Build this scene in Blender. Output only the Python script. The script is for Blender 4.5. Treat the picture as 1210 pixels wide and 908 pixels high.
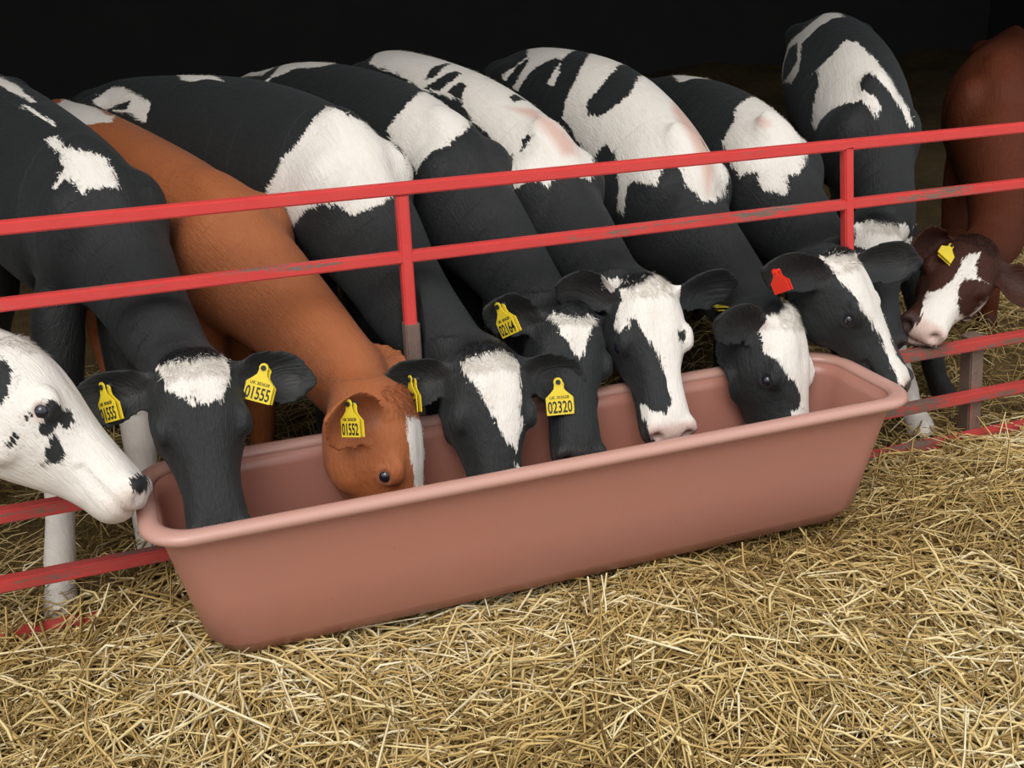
import bpy, bmesh, math, random
import numpy as np
from mathutils import Vector, Matrix

for o in list(bpy.data.objects): bpy.data.objects.remove(o)
SC = bpy.context.scene
COL = SC.collection

# ------------------------------------------------------------------ camera
cam_d = bpy.data.cameras.new('camera'); cam = bpy.data.objects.new('camera', cam_d); COL.objects.link(cam)
cam_d.sensor_fit = 'HORIZONTAL'; cam_d.sensor_width = 36.0; cam_d.lens = 36.0*1300/1210
cam_d.clip_start = 0.05; cam_d.clip_end = 100
CAMX = (0.9350379, -0.3537127, -0.0243211); CAMY = (-0.1520206, -0.338003, -0.9287861); CAMZ = (0.320303, 0.872148, -0.369817)
cam.matrix_world = Matrix(((CAMX[0], -CAMY[0], -CAMZ[0], 0.0), (CAMX[1], -CAMY[1], -CAMZ[1], -2.531334),
                           (CAMX[2], -CAMY[2], -CAMZ[2], 1.565556), (0, 0, 0, 1)))
SC.camera = cam

# ------------------------------------------------------------------ world: bright overcast sky
SC.view_settings.view_transform = 'Standard'; SC.view_settings.look = 'None'
SC.view_settings.gamma = 1.0; SC.view_settings.use_curve_mapping = False
SC.view_settings.exposure = 0.12
w = bpy.data.worlds.new('overcast_sky'); SC.world = w; w.use_nodes = True
wn = w.node_tree; wn.nodes.clear()
wo = wn.nodes.new('ShaderNodeOutputWorld'); wb = wn.nodes.new('ShaderNodeBackground')
tc = wn.nodes.new('ShaderNodeTexCoord'); sx = wn.nodes.new('ShaderNodeSeparateXYZ'); rp = wn.nodes.new('ShaderNodeValToRGB')
wn.links.new(tc.outputs['Generated'], sx.inputs[0]); wn.links.new(sx.outputs['Z'], rp.inputs[0])
rp.color_ramp.elements[0].position = 0.0; rp.color_ramp.elements[0].color = (0.62, 0.65, 0.68, 1)
rp.color_ramp.elements[1].position = 0.8; rp.color_ramp.elements[1].color = (1.0, 1.0, 1.0, 1)
wn.links.new(rp.outputs[0], wb.inputs['Color']); wb.inputs['Strength'].default_value = 1.25
wn.links.new(wb.outputs[0], wo.inputs[0])
# veiled sun high on the left in front of the shed
sun_d = bpy.data.lights.new('veiled_sun', 'SUN'); sun_d.energy = 1.5; sun_d.angle = math.radians(35); sun_d.color = (1.0, 0.97, 0.92)
sun = bpy.data.objects.new('veiled_sun', sun_d); COL.objects.link(sun)
sun.rotation_euler = Vector((0.35, 0.55, -0.76)).to_track_quat('-Z', 'Y').to_euler()

# calves: topline rows (x, y, z, half width, depth), head points, coat
CALVES = {
 'A': {'nose': 0.3, 'coat': 'black', 'base': 1, 'blobs': [((-0.78, 0.22, 0.75), 0.47, -1), ((-1.5, 0.5, 0.8), 0.75, -1)], 'N': (0.75, 0.2, 0.75), 'L': 0.415, 'fat': 1.1, 'wear1': (-0.8, 0.5, 0.25), 'wopen1': (0.5, 0.3, 0.6), 'wear-1': (-0.85, -0.15, 0.2), 'wopen-1': (0.0, -0.7, 0.3), 'spine': [[-1.848, 0.75, 0.99, 0.15, 0.4], [-1.477, 0.6, 1.003, 0.2, 0.47], [-1.086, 0.45, 0.993, 0.2, 0.5], [-0.764, 0.3, 0.972, 0.17, 0.48], [-0.509, 0.18, 0.913, 0.13, 0.36], [-0.358, 0.06, 0.845, 0.1, 0.28], [-0.244, -0.03, 0.81, 0.09, 0.24]], 'P': [-0.2, -0.1, 0.816], 'M': [-0.01, -0.29, 0.533], 'label': "white headed calf with black face spots resting its nose on the trough's left end"},
 'B': {'coat': 'black', 'base': -1, 'N': (0.05, -1, 0.45), 'L': 0.41, 'earlen': 0.5, 'open1': (0, 0.2, 1), 'feet': {'fore1': (-0.265, 0.11), 'fore-1': (-0.03, 0.22)}, 'socks': 0.48, 'spine': [[-0.416, 1.35, 1.288, 0.12, 0.34], [-0.296, 1.1, 1.272, 0.19, 0.44], [-0.176, 0.75, 1.234, 0.2, 0.48], [-0.034, 0.38, 1.153, 0.17, 0.48], [0.03, 0.22, 1.032, 0.14, 0.38], [0.077, 0.08, 0.886, 0.1, 0.27], [0.117, -0.04, 0.762, 0.085, 0.21]], 'P': [0.129, -0.15, 0.746], 'M': [0.125, -0.35, 0.455], 'label': 'black calf with square white forehead star wearing two yellow tags reading 01555'},
 'C': {'coat': 'brown', 'base': -1, 'N': (0.88, -0.5, 0.12), 'L': 0.43, 'wear-1': (-0.72, -0.45, 0.25), 'wopen-1': (0.25, -0.85, -0.2), 'earlen': 0.42, 'earwid': 0.078, 'wear1': (-0.15, 0.65, 0.75), 'wopen1': (0.2, -0.6, 0.5), 'spine': [[-0.077, 1.42, 1.137, 0.1, 0.3], [-0.004, 1.22, 1.128, 0.16, 0.4], [0.132, 0.85, 1.085, 0.17, 0.45], [0.245, 0.5, 1.041, 0.16, 0.46], [0.348, 0.28, 0.957, 0.135, 0.4], [0.449, 0.1, 0.803, 0.1, 0.3], [0.538, -0.1, 0.645, 0.085, 0.23]], 'P': [0.604, -0.18, 0.583], 'M': [0.601, -0.29, 0.199], 'label': 'chestnut brown calf with its head down in the trough wearing yellow tag 01552'},
 'D': {'coat': 'black', 'base': -1, 'N': (0.0, -1, 0.35), 'L': 0.43, 'earlen': 0.48, 'ear1': (1, 0.34, -0.1), 'ear-1': (-1, 0.27, -0.1), 'spine': [[0.006, 1.62, 1.146, 0.1, 0.32], [0.155, 1.4, 1.199, 0.19, 0.44], [0.437, 0.85, 1.227, 0.2, 0.48], [0.603, 0.42, 1.17, 0.185, 0.5], [0.663, 0.24, 1.042, 0.15, 0.4], [0.729, 0.08, 0.85, 0.105, 0.28], [0.817, -0.04, 0.672, 0.085, 0.22]], 'P': [0.822, -0.15, 0.655], 'M': [0.786, -0.34, 0.311], 'label': 'black calf with white shoulders, long tapering blaze and two yellow tags reading 02320'},
 'E': {'coat': 'black', 'base': -1, 'N': (0.05, -1, 0.4), 'L': 0.41, 'wear-1': (-0.93, -0.25, 0.36), 'earlen': 0.48, 'wopen-1': (-0.1, -0.85, -0.1), 'spine': [[0.573, 1.65, 1.166, 0.1, 0.3], [0.715, 1.4, 1.216, 0.18, 0.42], [0.841, 0.95, 1.211, 0.19, 0.46], [0.922, 0.55, 1.148, 0.165, 0.48], [0.978, 0.32, 1.024, 0.14, 0.4], [1.036, 0.16, 0.864, 0.1, 0.28], [1.082, 0.04, 0.726, 0.085, 0.22]], 'P': [1.1, -0.03, 0.698], 'M': [1.03, -0.25, 0.358], 'label': 'black calf with small white forehead triangle, muzzle hanging behind the tag reading 02320'},
 'F': {'coat': 'black', 'base': -1, 'N': (-0.05, -1, 0.45), 'L': 0.42, 'earlen': 0.5, 'wear-1': (-0.93, -0.15, 0.36), 'wopen-1': (-0.1, -0.85, -0.2), 'wear1': (0.93, 0.0, 0.05), 'wopen1': (0.1, -0.85, -0.2), 'spine': [[0.985, 1.6, 1.185, 0.09, 0.28], [1.037, 1.42, 1.237, 0.17, 0.42], [1.161, 0.95, 1.192, 0.18, 0.46], [1.207, 0.45, 1.092, 0.165, 0.48], [1.224, 0.28, 0.974, 0.14, 0.4], [1.254, 0.12, 0.849, 0.1, 0.28], [1.277, 0.01, 0.752, 0.085, 0.22]], 'P': [1.309, -0.04, 0.742], 'M': [1.271, -0.27, 0.4], 'label': 'calf with broad white face, pink nose and white back marked with small black spots'},
 'G': {'coat': 'black', 'base': -1, 'N': (0.62, -0.95, 0.25), 'L': 0.46, 'wear-1': (-0.9, -0.3, 0.3), 'wopen-1': (-0.1, -0.9, -0.25), 'wear1': (0.75, 0.5, 0.3), 'wopen1': (0, -0.8, 0.4), 'spine': [[1.518, 1.65, 1.158, 0.1, 0.32], [1.595, 1.4, 1.218, 0.19, 0.44], [1.65, 0.9, 1.195, 0.2, 0.48], [1.63, 0.42, 1.052, 0.18, 0.49], [1.645, 0.26, 0.902, 0.15, 0.4], [1.682, 0.12, 0.753, 0.1, 0.29], [1.669, -0.02, 0.655, 0.085, 0.22]], 'P': [1.724, -0.1, 0.614], 'M': [1.687, -0.29, 0.224], 'label': 'calf with striped black and white rump and wide bulging blaze, right of the white face'},
 'H': {'coat': 'black', 'base': -1, 'N': (0.62, -0.75, 0.5), 'L': 0.42, 'earlen': 0.62, 'wear-1': (-0.95, -0.15, 0.2), 'wopen-1': (0.0, -0.85, -0.2), 'wear1': (1, -0.12, -0.02), 'wopen1': (0, -0.8, 0.1), 'spine': [[2.106, 1.5, 1.066, 0.1, 0.3], [2.1, 1.25, 1.101, 0.17, 0.42], [2.06, 0.85, 1.1, 0.18, 0.46], [1.954, 0.42, 1.053, 0.165, 0.48], [1.945, 0.26, 0.95, 0.14, 0.4], [1.946, 0.12, 0.837, 0.1, 0.28], [1.927, 0.01, 0.763, 0.085, 0.22]], 'P': [1.927, -0.05, 0.748], 'M': [2.023, -0.22, 0.439], 'label': "black calf with red ear tag and narrow blaze to pink nose over trough's right end"},
 'I': {'coat': 'black', 'base': -1, 'N': (0.0, -1, 0.5), 'L': 0.4, 'wear1': (0.3, 0.8, 0.45), 'wopen1': (0.6, -0.6, 0.2), 'feet': {'fore1': (2.41, 0.13), 'fore-1': (2.64, 0.28)}, 'socks': 0.36, 'sock_to': 2.53, 'spine': [[2.941, 1.55, 1.251, 0.1, 0.32], [2.835, 1.35, 1.291, 0.19, 0.44], [2.641, 0.95, 1.254, 0.2, 0.48], [2.429, 0.54, 1.14, 0.17, 0.48], [2.37, 0.4, 0.998, 0.14, 0.4], [2.315, 0.29, 0.873, 0.1, 0.28], [2.255, 0.22, 0.786, 0.085, 0.22]], 'P': [2.235, 0.19, 0.759], 'M': [2.159, 0.0, 0.412], 'label': 'tall black calf with white horseshoe patch on its back behind the red tagged calf'},
 'J': {'coat': 'darkbrown', 'base': -1, 'darkhead': 1, 'N': (-0.55, -0.65, 0.55), 'L': 0.42, 'wear-1': (-0.9, -0.2, 0.15), 'wopen-1': (0.1, -0.9, -0.1), 'spine': [[4.309, 1.9, 1.144, 0.11, 0.34], [3.999, 1.6, 1.137, 0.19, 0.43], [3.594, 1.2, 1.156, 0.2, 0.46], [3.196, 0.8, 1.161, 0.19, 0.48], [3.041, 0.6, 1.039, 0.155, 0.42], [2.895, 0.4, 0.845, 0.115, 0.3], [2.714, 0.22, 0.711, 0.09, 0.23]], 'P': [2.579, 0.14, 0.671], 'M': [2.2, -0.04, 0.441], 'label': 'dark reddish brown calf with dark white-blazed face at far right end of the barrier'}}
# coat markings: (white / black / pink, facing, depth limit, outline in millimetres on the coat)
PATCHES = {
 'A': [
  ('b', [-0.063, -0.856, 0.512], 0.081, [[-287, -187, 822], [-272, -192, 818], [-257, -197, 814], [-247, -203, 809], [-237, -210, 804], [-233, -225, 792], [-229, -237, 779], [-234, -245, 770], [-238, -252, 760], [-244, -257, 752], [-251, -262, 742], [-272, -260, 736], [-288, -248, 744], [-305, -235, 750], [-300, -228, 770], [-296, -213, 787], [-292, -198, 804]]),
  ('b', [0.229, -0.916, 0.329], 0.09, [[-189, -279, 711], [-178, -280, 731], [-164, -282, 737], [-152, -278, 730], [-144, -258, 706], [-132, -253, 694], [-132, -265, 676], [-140, -272, 669], [-150, -276, 669], [-157, -274, 684], [-165, -280, 677], [-172, -285, 669], [-189, -289, 666], [-199, -288, 673], [-190, -283, 694]]),
  ('b', [-0.08, -0.956, 0.281], 0.071, [[-222, -283, 703], [-210, -280, 716], [-203, -283, 713], [-210, -283, 703]]),
  ('b', [0.016, -0.973, 0.231], 0.072, [[-261, -289, 663], [-253, -287, 672], [-246, -286, 683], [-235, -287, 681], [-241, -289, 659], [-255, -291, 651]]),
  ('b', [0.016, -0.962, 0.273], 0.077, [[-196, -295, 624], [-186, -294, 643], [-177, -289, 660], [-166, -284, 667], [-159, -287, 652], [-156, -295, 632], [-161, -302, 611], [-172, -301, 607], [-183, -298, 603], [-199, -294, 607]]),
  ('b', [0.433, -0.812, 0.391], 0.13, [[-42, -358, 558], [-35, -343, 567], [-22, -293, 551], [-8, -236, 522], [-5, -261, 508], [-14, -318, 515], [-27, -326, 524], [-39, -364, 540]])],
 'B': [
  ('w', [-0.098, -0.782, 0.616], 0.135, [[-116, 427, 1155], [-101, 421, 1158], [-86, 418, 1161], [-79, 381, 1152], [-73, 347, 1143], [-52, 321, 1141], [-32, 309, 1136], [-12, 304, 1131], [5, 299, 1124], [21, 297, 1116], [26, 277, 1100], [31, 259, 1085], [32, 241, 1069], [34, 225, 1054], [20, 223, 1057], [7, 223, 1060], [-9, 224, 1061], [-24, 226, 1062], [-37, 223, 1056], [-51, 219, 1050], [-56, 231, 1063], [-62, 247, 1075], [-79, 270, 1083], [-90, 260, 1074], [-100, 250, 1065], [-107, 256, 1065], [-95, 286, 1082], [-82, 303, 1101], [-83, 321, 1114], [-84, 340, 1128], [-100, 383, 1141]]),
  ('w', [0.003, -0.811, 0.585], 0.116, [[50, -123, 721], [66, -130, 729], [81, -136, 737], [101, -148, 741], [122, -152, 742], [139, -150, 742], [156, -144, 741], [176, -130, 733], [198, -101, 720], [202, -134, 710], [205, -149, 695], [196, -180, 681], [187, -195, 674], [179, -206, 667], [172, -215, 658], [166, -223, 648], [155, -220, 656], [131, -219, 656], [123, -214, 667], [114, -208, 678], [99, -210, 678], [111, -220, 660], [95, -216, 668], [84, -209, 675], [74, -200, 682], [59, -182, 687], [68, -172, 705], [56, -150, 712]]),
  ('w', [0.13, -0.544, 0.829], 0.174, [[-242, 1039, 1260], [-221, 981, 1255], [-200, 929, 1249], [-180, 884, 1243], [-162, 801, 1234], [-146, 733, 1225], [-130, 671, 1216], [-143, 669, 1217], [-163, 718, 1225], [-184, 770, 1234], [-210, 829, 1242], [-236, 897, 1250]]),
  ('w', [-0.032, -0.618, 0.786], 0.113, [[-177, 667, 1216], [-160, 642, 1212], [-143, 619, 1208], [-127, 582, 1201], [-111, 546, 1194], [-100, 510, 1186], [-90, 477, 1178], [-104, 502, 1184], [-118, 529, 1189], [-134, 564, 1197], [-150, 601, 1204], [-164, 634, 1210]])],
 'C': [
  ('w', [-0.146, -0.593, 0.792], 0.165, [[-122, 1387, 1108], [-93, 1390, 1128], [-65, 1437, 1143], [-39, 1401, 1147], [-13, 1349, 1153], [3, 1322, 1136], [19, 1272, 1121], [31, 1191, 1119], [43, 1133, 1114], [63, 1137, 1110], [86, 1270, 1090], [54, 1038, 1104], [26, 1046, 1103], [-1, 1066, 1099], [-27, 1085, 1093], [-54, 1112, 1085], [-80, 1145, 1076], [-95, 1183, 1085], [-110, 1213, 1094], [-115, 1287, 1103]]),
  ('w', [0.369, -0.876, 0.309], 0.136, [[573, -234, 555], [603, -210, 540], [633, -172, 509], [642, -170, 486], [649, -180, 469], [647, -179, 447], [653, -140, 410], [646, -147, 395], [627, -204, 405], [624, -202, 386], [618, -213, 371], [611, -230, 360], [604, -245, 348], [597, -258, 335], [575, -278, 349], [577, -274, 367], [580, -270, 385], [580, -267, 407], [580, -265, 430], [576, -266, 453], [573, -265, 475], [572, -261, 495], [571, -256, 515], [578, -242, 536]]),
  ('w', [-0.625, -0.715, 0.314], 0.081, [[86, 495, 879], [100, 483, 907], [116, 468, 927], [110, 466, 911], [104, 465, 895]])],
 'D': [
  ('w', [-0.411, -0.817, 0.404], 0.171, [[403, 440, 975], [416, 423, 996], [428, 410, 1016], [441, 404, 1041], [455, 403, 1066], [471, 393, 1081], [487, 385, 1095], [502, 388, 1114], [518, 394, 1131], [534, 401, 1145], [550, 411, 1159], [568, 422, 1171], [593, 468, 1178], [599, 390, 1180], [617, 374, 1173], [633, 363, 1164], [649, 356, 1155], [670, 352, 1142], [693, 360, 1126], [715, 381, 1114], [731, 379, 1106], [739, 370, 1092], [740, 334, 1082], [753, 320, 1069], [773, 335, 1050], [787, 334, 1024], [797, 321, 1001], [787, 330, 987], [763, 285, 985], [726, 233, 987], [693, 197, 985], [672, 180, 976], [652, 170, 966], [632, 170, 961], [612, 174, 955], [595, 181, 950], [579, 191, 944], [565, 206, 953], [550, 216, 963], [531, 226, 965], [512, 239, 967], [497, 254, 960], [482, 275, 952], [473, 292, 936], [464, 313, 920], [454, 354, 890], [437, 399, 897], [443, 370, 933], [432, 391, 941], [419, 412, 934], [405, 434, 927], [404, 435, 952]]),
  ('w', [-0.478, -0.684, 0.55], 0.15, [[10, 1352, 1134], [32, 1362, 1146], [54, 1376, 1158], [76, 1378, 1171], [109, 1308, 1176], [129, 1225, 1168], [149, 1154, 1159], [163, 1113, 1154], [176, 1073, 1150], [163, 1054, 1124], [150, 1044, 1097], [129, 1092, 1100], [116, 1130, 1107], [102, 1170, 1114], [75, 1226, 1111], [47, 1285, 1109], [28, 1324, 1121]]),
  ('b', [-0.544, -0.681, 0.49], 0.105, [[38, 1299, 1107], [65, 1264, 1121], [91, 1229, 1134], [108, 1207, 1141], [124, 1186, 1149], [113, 1178, 1134], [103, 1174, 1118], [71, 1236, 1113]]),
  ('w', [-0.236, -0.548, 0.803], 0.142, [[269, 1185, 1221], [297, 1159, 1226], [325, 1137, 1230], [344, 1069, 1228], [364, 1030, 1224], [369, 938, 1222], [377, 874, 1218], [359, 920, 1219], [340, 969, 1220], [321, 983, 1216], [301, 1002, 1212], [274, 1062, 1211]]),
  ('w', [-0.01, -0.875, 0.484], 0.087, [[748, -140, 628], [760, -142, 636], [772, -143, 643], [790, -149, 647], [809, -153, 650], [831, -151, 651], [856, -141, 648], [870, -144, 636], [884, -144, 623], [887, -154, 611], [893, -157, 596], [884, -184, 578], [879, -201, 555], [873, -211, 541], [868, -219, 527], [868, -227, 504], [869, -231, 480], [860, -240, 466], [851, -249, 453], [845, -257, 440], [839, -266, 426], [830, -264, 441], [820, -260, 456], [809, -254, 470], [805, -248, 483], [800, -242, 497], [793, -235, 513], [785, -227, 530], [777, -218, 550], [769, -207, 568], [761, -195, 584], [754, -181, 598], [751, -161, 613]]),
  ('w', [0.253, -0.864, 0.435], 0.079, [[832, -279, 406], [849, -273, 381], [828, -294, 380], [830, -286, 393]])],
 'E': [
  ('w', [-0.534, -0.522, 0.665], 0.12, [[479, 1734, 1172], [501, 1723, 1175], [522, 1706, 1179], [557, 1663, 1188], [588, 1588, 1200], [622, 1550, 1208], [638, 1518, 1195], [609, 1505, 1181], [583, 1517, 1165], [562, 1582, 1158], [542, 1653, 1151], [520, 1722, 1143], [500, 1730, 1157]]),
  ('w', [-0.382, -0.592, 0.71], 0.145, [[548, 1379, 1142], [569, 1373, 1159], [594, 1395, 1173], [630, 1459, 1191], [663, 1495, 1212], [684, 1460, 1240], [708, 1424, 1246], [731, 1392, 1252], [747, 1369, 1237], [760, 1332, 1224], [783, 1301, 1220], [798, 1241, 1218], [762, 1204, 1217], [733, 1202, 1212], [711, 1238, 1208], [691, 1279, 1204], [670, 1324, 1200], [638, 1354, 1185], [604, 1372, 1172], [574, 1366, 1158]]),
  ('w', [-0.492, -0.642, 0.588], 0.195, [[787, 600, 1079], [801, 599, 1098], [816, 602, 1116], [838, 604, 1136], [864, 618, 1154], [889, 640, 1165], [926, 701, 1172], [963, 715, 1168], [971, 663, 1164], [987, 640, 1156], [998, 614, 1154], [984, 513, 1162], [987, 497, 1149], [991, 483, 1135], [999, 461, 1112], [977, 420, 1102], [949, 390, 1091], [918, 377, 1079], [896, 366, 1063], [878, 368, 1059], [861, 369, 1055], [838, 368, 1041], [818, 378, 1018], [807, 382, 995], [806, 425, 1009], [807, 478, 1022], [800, 513, 1034], [791, 546, 1047], [789, 572, 1063]]),
  ('w', [-0.133, -0.837, 0.531], 0.095, [[1036, -27, 684], [1061, -44, 680], [1078, -50, 676], [1096, -53, 672], [1118, -48, 670], [1143, -36, 664], [1135, -60, 650], [1119, -80, 631], [1109, -90, 619], [1099, -98, 606], [1089, -106, 591], [1078, -115, 576], [1068, -108, 591], [1060, -102, 603], [1053, -96, 616], [1043, -88, 628], [1034, -77, 639], [1039, -57, 663], [1037, -43, 673]])],
 'F': [
  ('w', [-0.501, -0.706, 0.501], 0.448, [[939, 1385, 1195], [962, 1429, 1211], [986, 1481, 1227], [1004, 1471, 1242], [1021, 1460, 1258], [1042, 1430, 1265], [1055, 1414, 1245], [1082, 1376, 1233], [1096, 1291, 1226], [1123, 1286, 1225], [1137, 1234, 1228], [1152, 1188, 1230], [1168, 1135, 1225], [1184, 1084, 1220], [1202, 1040, 1213], [1217, 991, 1207], [1230, 955, 1197], [1239, 909, 1189], [1244, 857, 1177], [1256, 827, 1164], [1256, 782, 1155], [1262, 752, 1145], [1266, 697, 1135], [1277, 662, 1123], [1281, 601, 1111], [1239, 433, 1116], [1257, 415, 1095], [1277, 399, 1075], [1289, 375, 1053], [1319, 392, 1024], [1323, 372, 1009], [1321, 339, 996], [1314, 317, 982], [1312, 306, 966], [1282, 281, 949], [1257, 266, 960], [1238, 263, 968], [1219, 263, 972], [1201, 268, 976], [1185, 271, 972], [1169, 276, 968], [1159, 273, 954], [1148, 269, 940], [1139, 277, 952], [1129, 284, 963], [1112, 289, 961], [1097, 298, 959], [1083, 310, 946], [1070, 328, 932], [1070, 337, 948], [1072, 349, 964], [1075, 388, 981], [1083, 442, 995], [1085, 474, 1012], [1087, 504, 1029], [1086, 539, 1042], [1085, 577, 1056], [1079, 627, 1065], [1073, 680, 1075], [1076, 740, 1098], [1078, 771, 1111], [1081, 803, 1123], [1071, 841, 1125], [1061, 878, 1127], [1051, 925, 1131], [1039, 970, 1136], [1019, 1026, 1135], [1016, 1064, 1148], [1005, 1117, 1158], [994, 1173, 1169], [981, 1223, 1175], [968, 1276, 1181], [955, 1334, 1187]]),
  ('b', [-0.332, -0.567, 0.754], 0.096, [[1041, 1057, 1169], [1062, 1073, 1189], [1089, 1089, 1203], [1110, 1088, 1207], [1137, 1106, 1209], [1151, 1090, 1206], [1120, 1067, 1204], [1093, 1042, 1194], [1077, 1020, 1183], [1053, 1027, 1169]]),
  ('b', [-0.502, -0.579, 0.643], 0.091, [[1025, 1025, 1142], [1042, 1011, 1154], [1060, 1000, 1166], [1077, 996, 1176], [1097, 997, 1186], [1130, 985, 1192], [1137, 952, 1188], [1103, 936, 1174], [1075, 934, 1157], [1055, 939, 1141], [1040, 974, 1139]]),
  ('b', [-0.537, -0.564, 0.628], 0.092, [[1065, 898, 1138], [1091, 902, 1159], [1118, 890, 1171], [1120, 858, 1164], [1099, 834, 1147], [1084, 807, 1127], [1073, 835, 1125]]),
  ('b', [-0.33, -0.939, 0.102], 0.159, [[1195, 1036, 1201], [1207, 1009, 1199], [1217, 978, 1197], [1233, 917, 1190], [1242, 858, 1176], [1232, 918, 1175], [1222, 949, 1182], [1214, 985, 1187], [1204, 1009, 1194]]),
  ('b', [0.041, -0.577, 0.816], 0.097, [[1190, 668, 1140], [1234, 730, 1142], [1239, 696, 1135], [1246, 670, 1127], [1193, 624, 1131]]),
  ('b', [-0.628, -0.565, 0.535], 0.077, [[1119, 400, 1025], [1134, 425, 1050], [1147, 420, 1063], [1157, 398, 1067], [1141, 396, 1045], [1123, 392, 1026]]),
  ('b', [-0.69, -0.486, 0.537], 0.084, [[1084, 425, 994], [1094, 433, 1009], [1105, 423, 1018], [1090, 385, 999]]),
  ('p', [-0.204, -0.688, 0.696], 0.158, [[1146, 636, 1125], [1166, 611, 1125], [1188, 594, 1124], [1216, 590, 1122], [1239, 581, 1114], [1268, 588, 1103], [1229, 438, 1108], [1248, 433, 1092], [1257, 403, 1079], [1271, 401, 1060], [1277, 379, 1045], [1291, 377, 1027], [1278, 333, 1017], [1276, 314, 1002], [1233, 298, 1008], [1199, 299, 1011], [1192, 318, 1028], [1186, 338, 1045], [1181, 361, 1062], [1174, 385, 1076], [1171, 419, 1089], [1181, 487, 1098], [1166, 532, 1105], [1151, 579, 1113]]),
  ('w', [-0.44, -0.784, 0.438], 0.218, [[1226, -30, 721], [1245, -24, 726], [1261, -25, 734], [1275, -30, 739], [1291, -32, 743], [1319, -16, 749], [1358, 19, 749], [1375, 3, 748], [1392, -13, 746], [1421, -7, 736], [1437, -11, 727], [1439, -40, 727], [1462, -6, 695], [1467, -2, 673], [1470, -11, 644], [1476, -17, 629], [1486, -16, 611], [1484, -22, 593], [1424, -128, 614], [1420, -128, 587], [1409, -138, 564], [1403, -136, 549], [1397, -132, 533], [1393, -134, 514], [1364, -177, 514], [1361, -188, 495], [1359, -196, 474], [1362, -207, 463], [1365, -216, 450], [1362, -242, 440], [1365, -255, 425], [1361, -263, 406], [1359, -269, 384], [1346, -261, 368], [1334, -250, 349], [1314, -242, 350], [1301, -221, 343], [1265, -242, 357], [1242, -238, 357], [1229, -239, 374], [1211, -249, 395], [1205, -237, 419], [1212, -200, 430], [1214, -187, 442], [1216, -174, 455], [1222, -202, 455], [1232, -222, 451], [1243, -232, 447], [1255, -240, 442], [1276, -229, 462], [1280, -214, 483], [1283, -199, 504], [1283, -187, 523], [1283, -174, 542], [1281, -166, 555], [1278, -158, 568], [1274, -150, 581], [1270, -142, 595], [1262, -133, 608], [1254, -124, 622], [1248, -112, 638], [1242, -99, 654], [1228, -87, 656], [1221, -94, 640], [1195, -97, 626], [1201, -60, 633], [1207, -55, 653], [1215, -46, 673], [1223, -41, 686], [1229, -42, 700]]),
  ('b', [-0.046, -0.923, 0.381], 0.075, [[1348, -125, 620], [1376, -119, 614], [1371, -130, 595], [1356, -135, 583], [1351, -131, 602]]),
  ('W', [-0.544, -0.762, 0.352], 0.127, [[1171, -36, 759], [1219, 24, 734], [1241, 9, 739], [1263, -5, 743], [1249, -8, 735], [1235, -12, 726], [1206, -23, 713], [1188, -17, 726]]),
  ('p', [-0.221, -0.915, 0.337], 0.088, [[1266, -258, 412], [1290, -255, 419], [1314, -251, 425], [1343, -237, 418], [1358, -247, 423], [1356, -262, 402], [1333, -262, 396], [1320, -244, 381], [1287, -262, 403]])],
 'G': [
  ('w', [-0.677, -0.507, 0.533], 0.167, [[1427, 1383, 1121], [1449, 1364, 1142], [1476, 1356, 1162], [1496, 1349, 1176], [1516, 1342, 1190], [1566, 1458, 1207], [1572, 1460, 1235], [1595, 1404, 1230], [1623, 1369, 1230], [1639, 1309, 1234], [1649, 1264, 1246], [1658, 1219, 1258], [1666, 1174, 1262], [1680, 1143, 1265], [1671, 1159, 1250], [1668, 1188, 1233], [1657, 1218, 1219], [1604, 1153, 1214], [1556, 1115, 1195], [1553, 1163, 1198], [1524, 1192, 1183], [1507, 1207, 1170], [1490, 1227, 1157], [1475, 1230, 1140], [1461, 1237, 1122], [1450, 1240, 1104], [1440, 1247, 1086], [1438, 1295, 1092], [1454, 1286, 1120], [1473, 1286, 1146], [1494, 1297, 1169], [1520, 1321, 1191], [1499, 1331, 1177], [1480, 1345, 1162], [1455, 1346, 1137], [1435, 1360, 1110]]),
  ('w', [-0.693, -0.487, 0.532], 0.091, [[1543, 1104, 1186], [1517, 1052, 1157], [1502, 1040, 1138], [1489, 1032, 1119], [1485, 1080, 1125], [1499, 1083, 1143], [1514, 1091, 1160]]),
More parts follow.
